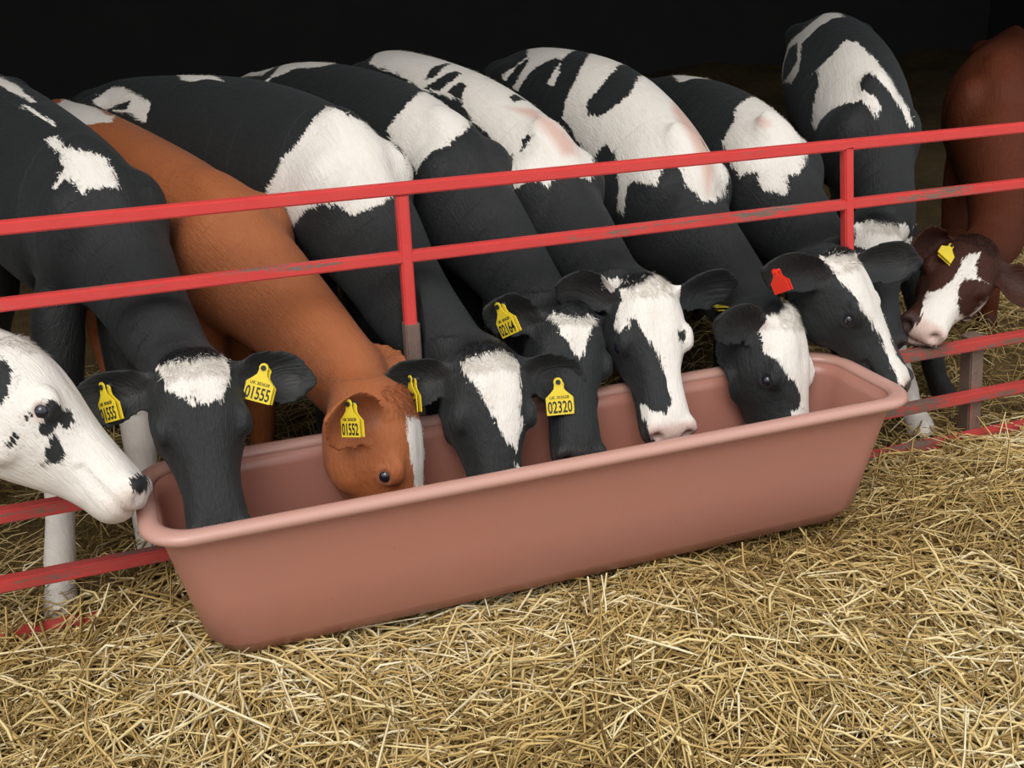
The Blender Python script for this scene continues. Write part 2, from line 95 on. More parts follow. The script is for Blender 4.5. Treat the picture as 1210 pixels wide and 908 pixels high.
  ('w', [-0.701, -0.593, 0.395], 0.367, [[1683, 1114, 1223], [1691, 1046, 1231], [1712, 1006, 1236], [1718, 970, 1231], [1726, 937, 1226], [1738, 898, 1217], [1752, 866, 1206], [1756, 827, 1201], [1763, 796, 1195], [1770, 764, 1182], [1776, 733, 1170], [1775, 677, 1152], [1780, 634, 1133], [1782, 602, 1114], [1777, 559, 1096], [1781, 528, 1080], [1783, 496, 1065], [1778, 461, 1044], [1776, 431, 1023], [1778, 413, 1003], [1765, 372, 988], [1764, 353, 966], [1766, 340, 943], [1765, 336, 919], [1738, 298, 900], [1727, 287, 874], [1696, 258, 867], [1665, 228, 861], [1635, 225, 864], [1610, 230, 866], [1604, 245, 888], [1592, 255, 899], [1580, 265, 911], [1578, 276, 931], [1578, 290, 950], [1569, 311, 965], [1541, 323, 960], [1515, 299, 939], [1499, 292, 914], [1481, 323, 910], [1474, 349, 912], [1470, 382, 913], [1459, 403, 891], [1453, 397, 871], [1450, 396, 849], [1448, 398, 828], [1448, 404, 805], [1446, 444, 815], [1449, 444, 847], [1457, 454, 876], [1465, 479, 899], [1471, 500, 924], [1478, 521, 949], [1485, 544, 973], [1480, 594, 979], [1470, 619, 960], [1463, 650, 939], [1462, 689, 946], [1462, 728, 954], [1463, 770, 974], [1465, 813, 995], [1466, 856, 1016], [1465, 905, 1031], [1475, 911, 1060], [1488, 923, 1089], [1505, 925, 1115], [1524, 934, 1140], [1543, 951, 1161], [1566, 976, 1181], [1600, 1010, 1200], [1674, 1129, 1212]]),
  ('b', [-0.554, -0.53, 0.642], 0.167, [[1507, 805, 1087], [1530, 797, 1113], [1552, 797, 1134], [1579, 807, 1155], [1618, 834, 1175], [1684, 915, 1190], [1720, 925, 1200], [1733, 887, 1186], [1740, 863, 1177], [1743, 830, 1170], [1718, 818, 1159], [1660, 742, 1156], [1621, 693, 1141], [1591, 661, 1123], [1567, 657, 1109], [1547, 660, 1094], [1527, 673, 1078], [1510, 690, 1061], [1501, 726, 1057], [1493, 764, 1053], [1500, 784, 1070]]),
  ('b', [-0.84, -0.448, 0.307], 0.092, [[1463, 650, 939], [1473, 625, 968], [1486, 592, 992], [1483, 554, 972], [1475, 544, 948], [1468, 594, 944]]),
  ('p', [-0.104, -0.834, 0.542], 0.256, [[1753, 687, 1110], [1752, 636, 1094], [1758, 601, 1075], [1753, 546, 1061], [1757, 518, 1036], [1752, 473, 1015], [1751, 436, 993], [1740, 397, 970], [1708, 326, 955], [1703, 300, 931], [1683, 271, 910], [1665, 248, 890], [1651, 229, 868], [1618, 231, 871], [1619, 245, 896], [1621, 259, 921], [1624, 275, 945], [1628, 293, 969], [1624, 313, 993], [1622, 335, 1016], [1621, 360, 1039], [1617, 389, 1059], [1646, 477, 1071], [1653, 527, 1089], [1694, 591, 1101]]),
  ('w', [-0.279, -0.829, 0.485], 0.23, [[1580, -122, 608], [1594, -129, 614], [1607, -135, 621], [1637, -116, 617], [1645, -100, 626], [1668, -106, 626], [1690, -82, 635], [1734, -36, 632], [1796, 30, 594], [1818, 40, 580], [1851, 49, 566], [1857, 38, 550], [1844, 9, 530], [1833, -29, 520], [1839, -42, 507], [1787, -130, 528], [1819, -118, 490], [1817, -128, 474], [1820, -133, 456], [1818, -137, 438], [1817, -138, 418], [1809, -147, 401], [1806, -151, 381], [1761, -203, 386], [1753, -208, 368], [1744, -223, 345], [1743, -229, 317], [1738, -239, 291], [1736, -246, 264], [1740, -245, 232], [1684, -278, 257], [1647, -289, 269], [1621, -284, 272], [1603, -269, 269], [1613, -262, 293], [1624, -254, 316], [1635, -246, 340], [1646, -238, 363], [1651, -232, 377], [1676, -225, 388], [1683, -212, 417], [1674, -209, 439], [1665, -205, 461], [1650, -206, 462], [1639, -204, 479], [1623, -210, 499], [1617, -202, 512], [1616, -187, 521], [1601, -165, 533], [1590, -148, 544], [1589, -129, 567], [1590, -122, 587]]),
  ('w', [-0.927, -0.371, -0.061], 0.155, [[1543, 42, 388], [1557, 39, 400], [1569, 34, 378], [1498, -104, 423], [1508, -112, 408], [1510, -116, 388], [1515, -117, 367], [1535, -111, 347], [1551, -113, 330], [1566, -118, 316], [1575, -134, 308], [1562, -113, 289], [1546, -110, 302], [1530, -105, 313], [1515, -102, 331], [1492, -113, 357], [1484, -106, 376], [1476, -99, 396], [1473, -90, 420]])],
 'H': [
  ('w', [-0.389, -0.386, 0.837], 0.14, [[2085, 1370, 1127], [2097, 1340, 1115], [2105, 1305, 1103], [2117, 1264, 1105], [2125, 1219, 1108], [2123, 1157, 1113], [2123, 1098, 1114], [2124, 1045, 1114], [2122, 986, 1116], [2122, 985, 1110], [2127, 1061, 1100], [2098, 1077, 1102], [2078, 1107, 1102], [2048, 1110, 1096], [2030, 1134, 1087], [2074, 1257, 1094], [2097, 1346, 1107]]),
  ('w', [-0.535, -0.837, 0.117], 0.155, [[2125, 879, 1111], [2125, 808, 1111], [2114, 751, 1108], [2115, 713, 1103], [2112, 709, 1098], [2114, 750, 1098], [2118, 795, 1097], [2122, 837, 1104]]),
  ('w', [-0.576, -0.619, 0.534], 0.298, [[1851, 527, 975], [1861, 526, 992], [1874, 527, 1009], [1888, 531, 1024], [1904, 539, 1039], [1943, 612, 1062], [1964, 618, 1071], [1991, 633, 1079], [2083, 713, 1078], [2089, 687, 1069], [2097, 663, 1060], [2084, 611, 1058], [2080, 571, 1055], [2069, 517, 1051], [1997, 376, 1063], [2007, 365, 1047], [2015, 350, 1032], [2044, 374, 1011], [2043, 356, 997], [2019, 315, 986], [2004, 288, 973], [1987, 265, 959], [1971, 245, 945], [1950, 230, 933], [1933, 220, 920], [1914, 225, 917], [1897, 233, 913], [1894, 221, 898], [1890, 209, 883], [1881, 199, 866], [1863, 228, 867], [1850, 245, 869], [1836, 260, 871], [1829, 268, 896], [1824, 277, 920], [1808, 299, 921], [1795, 322, 902], [1793, 341, 918], [1796, 366, 933], [1807, 404, 945], [1831, 465, 953]]),
  ('p', [-0.599, -0.455, 0.659], 0.101, [[1913, 461, 1046], [1932, 462, 1055], [1925, 424, 1070], [1932, 378, 1060], [1925, 347, 1039], [1893, 351, 1026], [1886, 396, 1026]]),
  ('w', [-0.206, -0.864, 0.46], 0.187, [[1783, -110, 757], [1856, -42, 745], [1880, -54, 749], [1911, -55, 749], [2004, 16, 723], [2036, 7, 723], [2059, 20, 701], [2074, 23, 682], [2082, 17, 664], [2086, 7, 648], [2083, -7, 633], [2084, -16, 617], [2052, -63, 615], [2053, -72, 599], [2020, -117, 595], [2014, -129, 577], [2017, -134, 553], [2010, -151, 534], [2002, -169, 522], [1997, -183, 509], [1999, -194, 495], [2000, -205, 480], [2017, -211, 457], [2040, -210, 431], [2031, -232, 411], [1992, -263, 410], [1962, -263, 415], [1976, -243, 438], [1964, -228, 457], [1965, -219, 472], [1966, -211, 487], [1960, -196, 512], [1952, -183, 538], [1940, -175, 558], [1927, -168, 580], [1913, -166, 595], [1888, -176, 616], [1882, -168, 632], [1884, -151, 644], [1879, -140, 656], [1873, -130, 668], [1864, -118, 680], [1856, -106, 691], [1848, -99, 705], [1837, -94, 719], [1837, -71, 730]])],
 'I': [
  ('w', [-0.884, -0.121, 0.452], 0.218, [[2579, 1379, 969], [2594, 1397, 1000], [2612, 1419, 1031], [2634, 1431, 1064], [2649, 1434, 1098], [2663, 1435, 1132], [2685, 1429, 1163], [2684, 1390, 1196], [2687, 1343, 1224], [2707, 1322, 1250], [2746, 1327, 1271], [2832, 1398, 1287], [2846, 1370, 1306], [2867, 1361, 1287], [2765, 1186, 1281], [2726, 1200, 1277], [2681, 1183, 1265], [2657, 1193, 1249], [2632, 1188, 1233], [2615, 1193, 1216], [2600, 1216, 1188], [2570, 1171, 1170], [2544, 1132, 1152], [2519, 1100, 1129], [2499, 1074, 1106], [2501, 1098, 1081], [2513, 1136, 1055], [2608, 1334, 1030], [2559, 1234, 1065], [2540, 1181, 1094], [2538, 1143, 1134], [2577, 1203, 1161], [2626, 1278, 1187], [2655, 1376, 1156], [2636, 1361, 1130], [2635, 1374, 1100], [2615, 1348, 1059], [2642, 1392, 1009], [2619, 1361, 968], [2599, 1365, 960]]),
  ('w', [-0.606, -0.532, 0.591], 0.244, [[2440, 912, 1106], [2445, 885, 1130], [2455, 866, 1152], [2475, 854, 1176], [2504, 855, 1200], [2553, 883, 1225], [2553, 848, 1223], [2558, 818, 1220], [2530, 732, 1201], [2513, 661, 1181], [2497, 606, 1162], [2488, 560, 1143], [2455, 489, 1124], [2462, 470, 1099], [2478, 463, 1075], [2479, 437, 1055], [2468, 401, 1027], [2472, 383, 996], [2454, 383, 992], [2449, 392, 1011], [2446, 403, 1030], [2437, 421, 1056], [2429, 439, 1081], [2420, 454, 1099], [2412, 471, 1117], [2405, 489, 1131], [2401, 510, 1145], [2410, 572, 1143], [2370, 542, 1121], [2353, 510, 1102], [2356, 484, 1096], [2364, 466, 1090], [2368, 444, 1073], [2374, 425, 1056], [2361, 418, 1038], [2349, 412, 1021], [2346, 437, 1048], [2341, 457, 1062], [2339, 482, 1075], [2326, 514, 1064], [2317, 552, 1057], [2310, 573, 1045], [2312, 607, 1031], [2311, 631, 1012], [2315, 661, 992], [2318, 689, 955], [2338, 739, 963], [2349, 756, 998], [2366, 781, 1031], [2377, 787, 1059], [2393, 799, 1086], [2418, 837, 1110], [2446, 880, 1134]]),
  ('w', [-0.37, -0.822, 0.433], 0.425, [[2146, 219, 741], [2168, 216, 747], [2186, 208, 755], [2206, 192, 754], [2232, 185, 751], [2260, 185, 744], [2295, 192, 735], [2345, 207, 728], [2622, 482, 642], [2375, 227, 699], [2566, 446, 609], [2563, 439, 589], [2556, 428, 554], [2296, 124, 622], [2244, 115, 630], [2200, 116, 635], [2161, 123, 637], [2156, 134, 655], [2152, 146, 673], [2140, 164, 682], [2132, 187, 689], [2142, 206, 714]])],
 'J': [
  ('w', [-0.436, -0.734, 0.52], 1.124, [[2540, 94, 640], [2512, 72, 617], [2497, 57, 599], [2483, 44, 581], [2500, 36, 571], [2510, 20, 564], [2497, 33, 567], [2479, 40, 573], [2450, 51, 578], [2421, 40, 558], [2409, 27, 540], [2400, 15, 521], [2401, 10, 499], [2415, 19, 470], [2516, 96, 413], [3140, 783, 100], [3133, 791, 73], [2320, -58, 437], [2313, -54, 420], [2312, -43, 402], [2302, -23, 396], [2278, -13, 397], [2280, 26, 384], [2263, 34, 388], [2246, 42, 392], [2242, 35, 415], [2230, 19, 441], [2239, 6, 464], [2257, 3, 481], [2276, 25, 503], [2304, 55, 522], [2335, 74, 540], [2352, 62, 548], [2373, 54, 553], [2394, 60, 564], [2415, 65, 576], [2443, 78, 597], [2472, 93, 617], [2504, 100, 633]])]}
TAGS = [
  ['B', '01555', [0.2646, -0.1678, 0.6663], [[0.8192, -0.537, -0.2012], [0.3638, 0.2154, 0.9062], [-0.4433, -0.8156, 0.3718]], 0.066, 'y'],
  ['B', '01555', [-0.0655, -0.1484, 0.667], [[0.5419, -0.7546, 0.3701], [-0.0886, 0.3866, 0.918], [-0.8358, -0.5303, 0.1426]], 0.066, 'y'],
  ['C', '01552', [0.4304, -0.3188, 0.6089], [[0.4831, -0.8366, 0.2583], [0.0762, 0.3341, 0.9394], [-0.8722, -0.4341, 0.2252]], 0.062, 'y'],
  ['D', '02320', [0.6197, -0.135, 0.5676], [[0.1556, -0.9346, 0.3198], [0.0762, 0.3341, 0.9394], [-0.9849, -0.1218, 0.1232]], 0.066, 'y'],
  ['D', '02320', [0.9951, -0.1636, 0.5085], [[0.9799, -0.1994, 0.0098], [0.0598, 0.3399, 0.9386], [-0.1904, -0.9191, 0.3449]], 0.07, 'y'],
  ['E', '02164', [0.8863, -0.068, 0.6998], [[0.3372, -0.8026, 0.4921], [-0.2508, 0.4273, 0.8687], [-0.9074, -0.4163, -0.0572]], 0.066, 'y'],
  ['G', '', [1.591, 0.0643, 0.6003], [[0.9833, -0.1786, -0.0345], [0.168, 0.9642, -0.2052], [0.07, 0.196, 0.9781]], 0.06, 'y'],
  ['H', '', [1.6415, -0.1343, 0.7209], [[0.3425, -0.8121, 0.4725], [-0.2188, 0.4201, 0.8807], [-0.9137, -0.405, -0.0338]], 0.05, 'r'],
  ['J', '', [2.4417, 0.1285, 0.6465], [[0.6, -0.4704, -0.6471], [0.7852, 0.5011, 0.3638], [0.1531, -0.7264, 0.67]], 0.055, 'y']]

# ------------------------------------------------------------------ helpers
def tag(o, label=None, cat=None, group=None, kind=None):
    if label: o['label'] = label
    if cat: o['category'] = cat
    if group: o['group'] = group
    if kind: o['kind'] = kind
    return o
def link(name, me, mat=None, parent=None):
    o = bpy.data.objects.new(name, me); COL.objects.link(o)
    if mat is not None and hasattr(me, 'materials') and not me.materials: me.materials.append(mat)
    if parent is not None: o.parent = parent
    return o
def mesh_np(name, V, F):
    me = bpy.data.meshes.new(name); me.from_pydata([tuple(v) for v in V], [], [tuple(f) for f in F]); me.update(); return me
def empty(name, loc):
    o = bpy.data.objects.new(name, None); o.location = loc; o.empty_display_size = .05; COL.objects.link(o); return o
def smooth(me, flag=True):
    me.polygons.foreach_set('use_smooth', [flag]*len(me.polygons)); me.update()
def nrm(v):
    v = np.asarray(v, float); return v/np.linalg.norm(v)
class MB:
    def __init__(s): s.V = []; s.F = []
    def rings(s, rings, cap=True):
        b = len(s.V); n = len(rings[0])
        for r in rings: s.V.extend([tuple(p) for p in r])
        for i in range(len(rings)-1):
            for j in range(n):
                k = (j+1) % n
                s.F.append((b+i*n+j, b+i*n+k, b+(i+1)*n+k, b+(i+1)*n+j))
        if cap:
            s.F.append(tuple(b+j for j in reversed(range(n))))
            s.F.append(tuple(b+(len(rings)-1)*n+j for j in range(n)))
    def tube(s, pts, rad, n=10):
        pts = [np.asarray(p, float) for p in pts]; rings = []
        ref = None
        for i, p in enumerate(pts):
            t = nrm(pts[min(i+1, len(pts)-1)]-pts[max(i-1, 0)])
            if ref is None:
                ref = np.array((1., 0, 0)) if abs(t[0]) < .8 else np.array((0, 1., 0))
            a = nrm(ref-t*np.dot(ref, t)); b = np.cross(t, a); ref = a
            r = rad[i] if hasattr(rad, '__len__') else rad
            rings.append([p+(a*math.cos(2*math.pi*j/n)+b*math.sin(2*math.pi*j/n))*r for j in range(n)])
        s.rings(rings)
    def ellipsoid(s, c, ax, n=12, m=8):
        # ax: three scaled axis vectors
        c = np.asarray(c, float); ax = [np.asarray(a, float) for a in ax]
        rings = []
        for i in range(m+1):
            th = math.pi*(i+.12)/(m+.24); z = -math.cos(th); r = math.sin(th)
            rings.append([c+ax[2]*z+(ax[0]*math.cos(2*math.pi*j/n)+ax[1]*math.sin(2*math.pi*j/n))*r for j in range(n)])
        s.rings(rings)
    def box(s, c, ax):
        c = np.asarray(c, float); a, b, d = [np.asarray(x, float) for x in ax]; o = len(s.V)
        for k in (-1, 1):
            for (i, j) in ((-1, -1), (1, -1), (1, 1), (-1, 1)): s.V.append(tuple(c+a*i+b*j+d*k))
        s.F += [(o+3, o+2, o+1, o), (o+4, o+5, o+6, o+7)]+[(o+i, o+(i+1) % 4, o+4+(i+1) % 4, o+4+i) for i in range(4)]
    def mesh(s, name): return mesh_np(name, s.V, s.F)
    def build(s, name, mat, parent=None, sm=False):
        me = s.mesh(name)
        if sm: smooth(me)
        return link(name, me, mat, parent)
def catmull(P, per):
    P = np.asarray(P, float); out = []
    Q = np.vstack([2*P[0]-P[1], P, 2*P[-1]-P[-2]])
    for i in range(1, len(Q)-2):
        for k in range(per):
            t = k/per
            out.append(.5*((2*Q[i])+(-Q[i-1]+Q[i+1])*t+(2*Q[i-1]-5*Q[i]+4*Q[i+1]-Q[i+2])*t*t+(-Q[i-1]+3*Q[i]-3*Q[i+1]+Q[i+2])*t**3))
    out.append(Q[-2]); return np.array(out)

# ------------------------------------------------------------------ materials
def newmat(name):
    m = bpy.data.materials.new(name); m.use_nodes = True
    nt = m.node_tree; nt.nodes.clear()
    out = nt.nodes.new('ShaderNodeOutputMaterial'); b = nt.nodes.new('ShaderNodeBsdfPrincipled')
    nt.links.new(b.outputs[0], out.inputs[0]); return m, nt, b
class NT:
    def __init__(s, nt): s.nt = nt
    def n(s, t, **kw):
        x = s.nt.nodes.new(t)
        for k, v in kw.items(): setattr(x, k, v)
        return x
    def set(s, sock, v):
        if isinstance(v, bpy.types.NodeSocket): s.nt.links.new(v, sock)
        else: sock.default_value = v
    def math(s, op, a, b=0.0, clamp=False):
        x = s.n('ShaderNodeMath', operation=op, use_clamp=clamp); s.set(x.inputs[0], a); s.set(x.inputs[1], b); return x.outputs[0]
    def mix(s, f, a, b, mode='MIX'):
        x = s.n('ShaderNodeMix', data_type='RGBA', blend_type=mode); s.set(x.inputs[0], f)
        s.set(x.inputs[6], a if isinstance(a, bpy.types.NodeSocket) else (*a, 1)); s.set(x.inputs[7], b if isinstance(b, bpy.types.NodeSocket) else (*b, 1)); return x.outputs[2]
    def noise(s, vec, scale, detail=3, rough=.55):
        x = s.n('ShaderNodeTexNoise'); s.set(x.inputs['Vector'], vec); x.inputs['Scale'].default_value = scale
        x.inputs['Detail'].default_value = detail; x.inputs['Roughness'].default_value = rough; return x.outputs['Fac']
    def ramp(s, f, pts):
        x = s.n('ShaderNodeValToRGB'); e = x.color_ramp.elements
        while len(e) < len(pts): e.new(.5)
        for q, (p, c) in zip(e, pts): q.position = p; q.color = (*c, 1)
        s.set(x.inputs[0], f); return x.outputs[0]
    def attr(s, name, out='Fac'): return s.n('ShaderNodeAttribute', attribute_name=name).outputs[out]
    def obj(s): return s.n('ShaderNodeTexCoord').outputs['Object']
    def scale(s, v, k):
        x = s.n('ShaderNodeVectorMath', operation='MULTIPLY'); s.set(x.inputs[0], v); x.inputs[1].default_value = k; return x.outputs[0]
    def bump(s, h, strength, dist):
        x = s.n('ShaderNodeBump'); x.inputs['Strength'].default_value = strength; x.inputs['Distance'].default_value = dist
        s.set(x.inputs['Height'], h); return x.outputs[0]
def coat_material(name, dark, dark2, white=(.80, .765, .72), skin_dark=(.035, .03, .03), sheen=.25, spec=.35):
    m, nt, b = newmat(name); N = NT(nt)
    flow = N.attr('flow', 'Vector')
    streak = N.noise(N.scale(flow, (14, 120, 1)), 1.0, 3, .6)
    fine = N.noise(N.scale(flow, (60, 420, 1)), 1.0, 2, .6)
    blot = N.noise(N.obj(), 6.0, 3)
    sd = N.attr('white')
    j = N.math('MULTIPLY', N.math('SUBTRACT', streak, .5), .04)
    j2 = N.math('MULTIPLY', N.math('SUBTRACT', fine, .5), .018)
    f = N.math('MULTIPLY', N.math('ADD', N.math('ADD', sd, j), j2), 260.0)
    f = N.math('ADD', f, .5, True)
    dk = N.mix(blot, dark, dark2)
    dk = N.mix(N.attr('dark'), dk, (.012, .008, .007))
    dk = N.mix(N.math('MULTIPLY', fine, .5), dk, tuple(min(1, c*1.7) for c in dark2))
    wh = N.mix(N.math('MULTIPLY', streak, .8), white, (white[0]*.86, white[1]*.80, white[2]*.72))
    wh = N.mix(N.math('MULTIPLY', N.attr('pink'), .9, True), wh, (.62, .40, .33))
    c = N.mix(f, dk, wh)
    sk = N.mix(f, skin_dark, (.60, .40, .34))
    c = N.mix(N.attr('skin'), c, sk)
    nt.links.new(c, b.inputs['Base Color'])
    b.inputs['Roughness'].default_value = .62
    nt.links.new(N.math('SUBTRACT', .62, N.math('MULTIPLY', N.attr('skin'), .3)), b.inputs['Roughness'])
    b.inputs['Specular IOR Level'].default_value = spec
    b.inputs['Sheen Weight'].default_value = sheen; b.inputs['Sheen Roughness'].default_value = .45; b.inputs['Sheen Tint'].default_value = (.9, .95, 1, 1)
    h = N.math('ADD', N.math('MULTIPLY', streak, .6), N.math('MULTIPLY', fine, .5))
    h = N.math('ADD', h, N.math('MULTIPLY', N.noise(N.obj(), 22, 3), .9))
    nt.links.new(N.bump(h, .55, .010), b.inputs['Normal'])
    return m
def plain(name, col, rough=.5, spec=.5, metal=0.0):
    m, nt, b = newmat(name); b.inputs['Base Color'].default_value = (*col, 1); b.inputs['Roughness'].default_value = rough
    b.inputs['Specular IOR Level'].default_value = spec; b.inputs['Metallic'].default_value = metal; return m
def noisy(name, c1, c2, scale=8, rough=.7, bump=0.0, bdist=.01, spec=.4):
    m, nt, b = newmat(name); N = NT(nt); n = N.noise(N.obj(), scale, 5, .6)
    nt.links.new(N.mix(n, c1, c2), b.inputs['Base Color']); b.inputs['Roughness'].default_value = rough; b.inputs['Specular IOR Level'].default_value = spec
    if bump: nt.links.new(N.bump(N.noise(N.obj(), scale*6, 4), bump, bdist), b.inputs['Normal'])
    return m
M = {}
M['black'] = coat_material('black_white_coat', (.005, .0062, .0064), (.0115, .0125, .0125), sheen=.06)
M['brown'] = coat_material('chestnut_white_coat', (.215, .056, .016), (.30, .092, .028), skin_dark=(.30, .13, .09), sheen=.05)
M['darkbrown'] = coat_material('dark_brown_coat', (.058, .013, .005), (.085, .021, .008), skin_dark=(.05, .03, .027), sheen=.0, spec=.18)
M['eye'] = plain('wet_dark_eye', (.008, .010, .018), .06, .8)
M['tag'] = noisy('yellow_tag_plastic', (.80, .62, .035), (.72, .53, .03), 40, .4)
M['red_tag'] = plain('red_tag_plastic', (.75, .035, .015), .4)
M['ink'] = plain('black_ink', (.012, .012, .012), .6)

# painted steel: red paint rubbed through to grey brown metal, more so low down
def rail_material(name, wear, dirt):
    m, nt, b = newmat(name); N = NT(nt); o = N.obj()
    a = N.noise(N.scale(o, (3, 30, 30)), 1.0, 5, .65); a2 = N.noise(o, 90, 3)
    f = N.math('MULTIPLY', N.math('SUBTRACT', N.math('ADD', a, N.math('MULTIPLY', a2, .25)), wear), 14.0, True)
    red = N.mix(N.noise(o, 14, 3), (.68, .042, .042), (.74, .075, .065))
    rust = N.mix(a2, (.13, .085, .065), (.27, .20, .16))
    c = N.mix(f, red, rust)
    g = N.math('MULTIPLY', N.noise(N.scale(o, (5, 12, 12)), 1.0, 4), dirt, True)
    c = N.mix(g, c, (.10, .055, .045))
    nt.links.new(c, b.inputs['Base Color']); b.inputs['Roughness'].default_value = .5; b.inputs['Specular IOR Level'].default_value = .4
    nt.links.new(N.bump(a2, .15, .003), b.inputs['Normal']); return m
M['rail'] = rail_material('red_painted_steel', .80, .15)
M['rail_worn'] = rail_material('worn_red_steel', .70, .25)
M['rail_low'] = rail_material('dirty_red_steel', .66, .85)
M['post'] = rail_material('bare_post_steel', .45, .5)
def trough_mat(name, gloss_dust):
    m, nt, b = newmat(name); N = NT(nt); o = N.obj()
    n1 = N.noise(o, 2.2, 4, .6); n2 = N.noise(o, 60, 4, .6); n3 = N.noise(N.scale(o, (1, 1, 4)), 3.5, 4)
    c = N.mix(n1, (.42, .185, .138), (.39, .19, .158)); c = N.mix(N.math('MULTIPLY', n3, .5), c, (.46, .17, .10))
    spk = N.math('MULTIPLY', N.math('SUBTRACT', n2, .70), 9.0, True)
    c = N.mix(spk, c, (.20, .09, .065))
    c = N.mix(gloss_dust, c, (.62, .42, .36))  # paler mix on the rim: sky gloss and dust painted into the colour
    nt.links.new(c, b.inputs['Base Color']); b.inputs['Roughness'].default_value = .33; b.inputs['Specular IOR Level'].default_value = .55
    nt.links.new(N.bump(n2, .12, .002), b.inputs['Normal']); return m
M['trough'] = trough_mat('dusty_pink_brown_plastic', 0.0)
M['trough_rim'] = trough_mat('gloss_dust_pink_brown_plastic', .38)
def straw_mat():
    m, nt, b = newmat('dry_straw'); N = NT(nt)
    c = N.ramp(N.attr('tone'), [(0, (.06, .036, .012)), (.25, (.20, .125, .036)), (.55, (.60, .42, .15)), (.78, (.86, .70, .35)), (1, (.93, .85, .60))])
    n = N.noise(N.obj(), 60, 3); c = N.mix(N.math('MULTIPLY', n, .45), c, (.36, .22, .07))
    nt.links.new(c, b.inputs['Base Color']); b.inputs['Roughness'].default_value = .48; b.inputs['Specular IOR Level'].default_value = .45; return m
M['straw'] = straw_mat()
M['ground'] = noisy('trodden_straw_litter', (.07, .045, .018), (.22, .145, .05), 14, .9, .8, .02)
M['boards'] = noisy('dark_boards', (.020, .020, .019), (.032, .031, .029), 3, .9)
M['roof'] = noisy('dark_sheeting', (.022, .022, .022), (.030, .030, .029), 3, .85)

# ------------------------------------------------------------------ calf builder
def frame(P, Mz, Nn):
    x = nrm(np.subtract(Mz, P)); n = np.asarray(Nn, float); n = nrm(n-x*np.dot(x, n)); y = np.cross(n, x); return x, y, n
HEAD = [(-.14, .10, -.17, .22), (-.07, .155, -.07, .36), (0, .205, -.012, .45), (.10, .245, .02, .53), (.22, .262, .03, .56), (.35, .262, .022, .56),
        (.47, .225, .008, .50), (.60, .180, .0, .42), (.73, .162, .0, .345), (.85, .165, .002, .30), (.94, .168, -.004, .275), (1.0, .150, -.028, .225), (1.035, .095, -.075, .13)]
def head_shape(mb, P, x, y, n, L, jaw=1.0):
    rings = []
    pts = catmull(np.array(HEAD), 3)
    for (u, hw, z0, d) in pts:
        ring = []
        for j in range(28):
            a = 2*math.pi*j/28; cs, sn = math.cos(a), math.sin(a)
            e = 2/2.5
            yy = hw*math.copysign(abs(cs)**e, cs); zz = .5*math.copysign(abs(sn)**e, sn)
            yy *= 1-(.34 if .05 < u < .8 else .18)*max(0, -zz*2)**1.2       # jaw narrower than the forehead
            ring.append(P+x*(u*L)+y*(yy*L)+n*((z0-d/2+zz*d)*L))
        rings.append(ring)
    mb.rings(rings)
    for s in (-1, 1):
        mb.ellipsoid(P+(x*.37+y*(s*.213)-n*.075)*L, (x*.10*L, y*.042*L, n*.06*L))           # brow and orbit
        mb.ellipsoid(P+(x*.34+y*(s*.17)-n*.32)*L, (x*.17*L, y*.085*L, n*.15*L))              # cheek
        mb.ellipsoid(P+(x*.93+y*(s*.115)-n*.06)*L, (x*.07*L, y*.06*L, n*.06*L))              # nostril wing
    mb.ellipsoid(P+(x*.93-n*.22)*L, (x*.085*L, y*.12*L, n*.055*L))                           # chin
    mb.ellipsoid(P+(x*.0-n*.06)*L, (x*.07*L, y*.13*L, n*.08*L))                              # poll
def ear_shape(mb, base, tip, opening, wid):
    base = np.asarray(base, float); tip = np.asarray(tip, float); a = tip-base; Ln = np.linalg.norm(a); a /= Ln
    o = np.asarray(opening, float); o = nrm(o-a*np.dot(a, o)); w = np.cross(a, o)
    rings = []
    for k in range(13):
        t = k/12
        hw = wid*(.50+.50*math.sin(min(1, t*1.55)*math.pi/2)) if t < .6 else wid*max(.10, math.cos((t-.6)/.4*math.pi/2*.97)**.75)
        if t < .12: hw = wid*(.50+.2*t)
        cup = (.75*(1-t)+.22)*hw; th = .018-.004*t
        c = base+a*(Ln*t)-o*(.02*math.sin(math.pi*t))
        up = []; lo = []
        for q in range(9):
            v = -1+2*q/8
            mid = c+w*(hw*v)+o*(cup*(v*v)-cup*.3)
            tt = th*math.sqrt(max(.25, 1-v*v*.75)); up.append(mid+o*tt*.5); lo.append(mid-o*tt*.5)
        rings.append(up+lo[::-1])
    mb.rings(rings)
def body_rings(rows, n=26, per=4):
    pts = catmull(rows, per); rings = []; cen = []
    K = len(pts)
    for i, (px, py, pz, hw, d) in enumerate(pts):
        p = np.array((px, py, pz)); t = nrm(pts[min(i+1, K-1)][:3]-pts[max(i-1, 0)][:3])
        l = nrm(np.cross(t, (0, 0, 1.))); up = np.cross(l, t)
        f = i/(K-1); c = p-up*(d/2); cen.append((c, t, l, up, hw, d))
        egg = .20 if f < .75 else .05
        ring = []
        for j in range(n):
            a = 2*math.pi*j/n; cs, sn = math.cos(a), math.sin(a); e = 2/2.25
            yy = hw*math.copysign(abs(cs)**e, cs)*(1-egg*max(0, sn)**1.5); zz = d/2*math.copysign(abs(sn)**e, sn)
            ring.append(c+l*yy+up*zz)
        rings.append(ring)
    # round the rump
    c, t, l, up, hw, d = cen[0]; pre = []
    for (b, k) in ((.10, .35), (.075, .70), (.035, .92)):
        pre.append([c-t*(b*d/.32*1.0)+(np.array(q)-c)*k for q in rings[0]])
    return pre+rings, cen
def ground_z(x, y): return .02+.075*max(0, y)
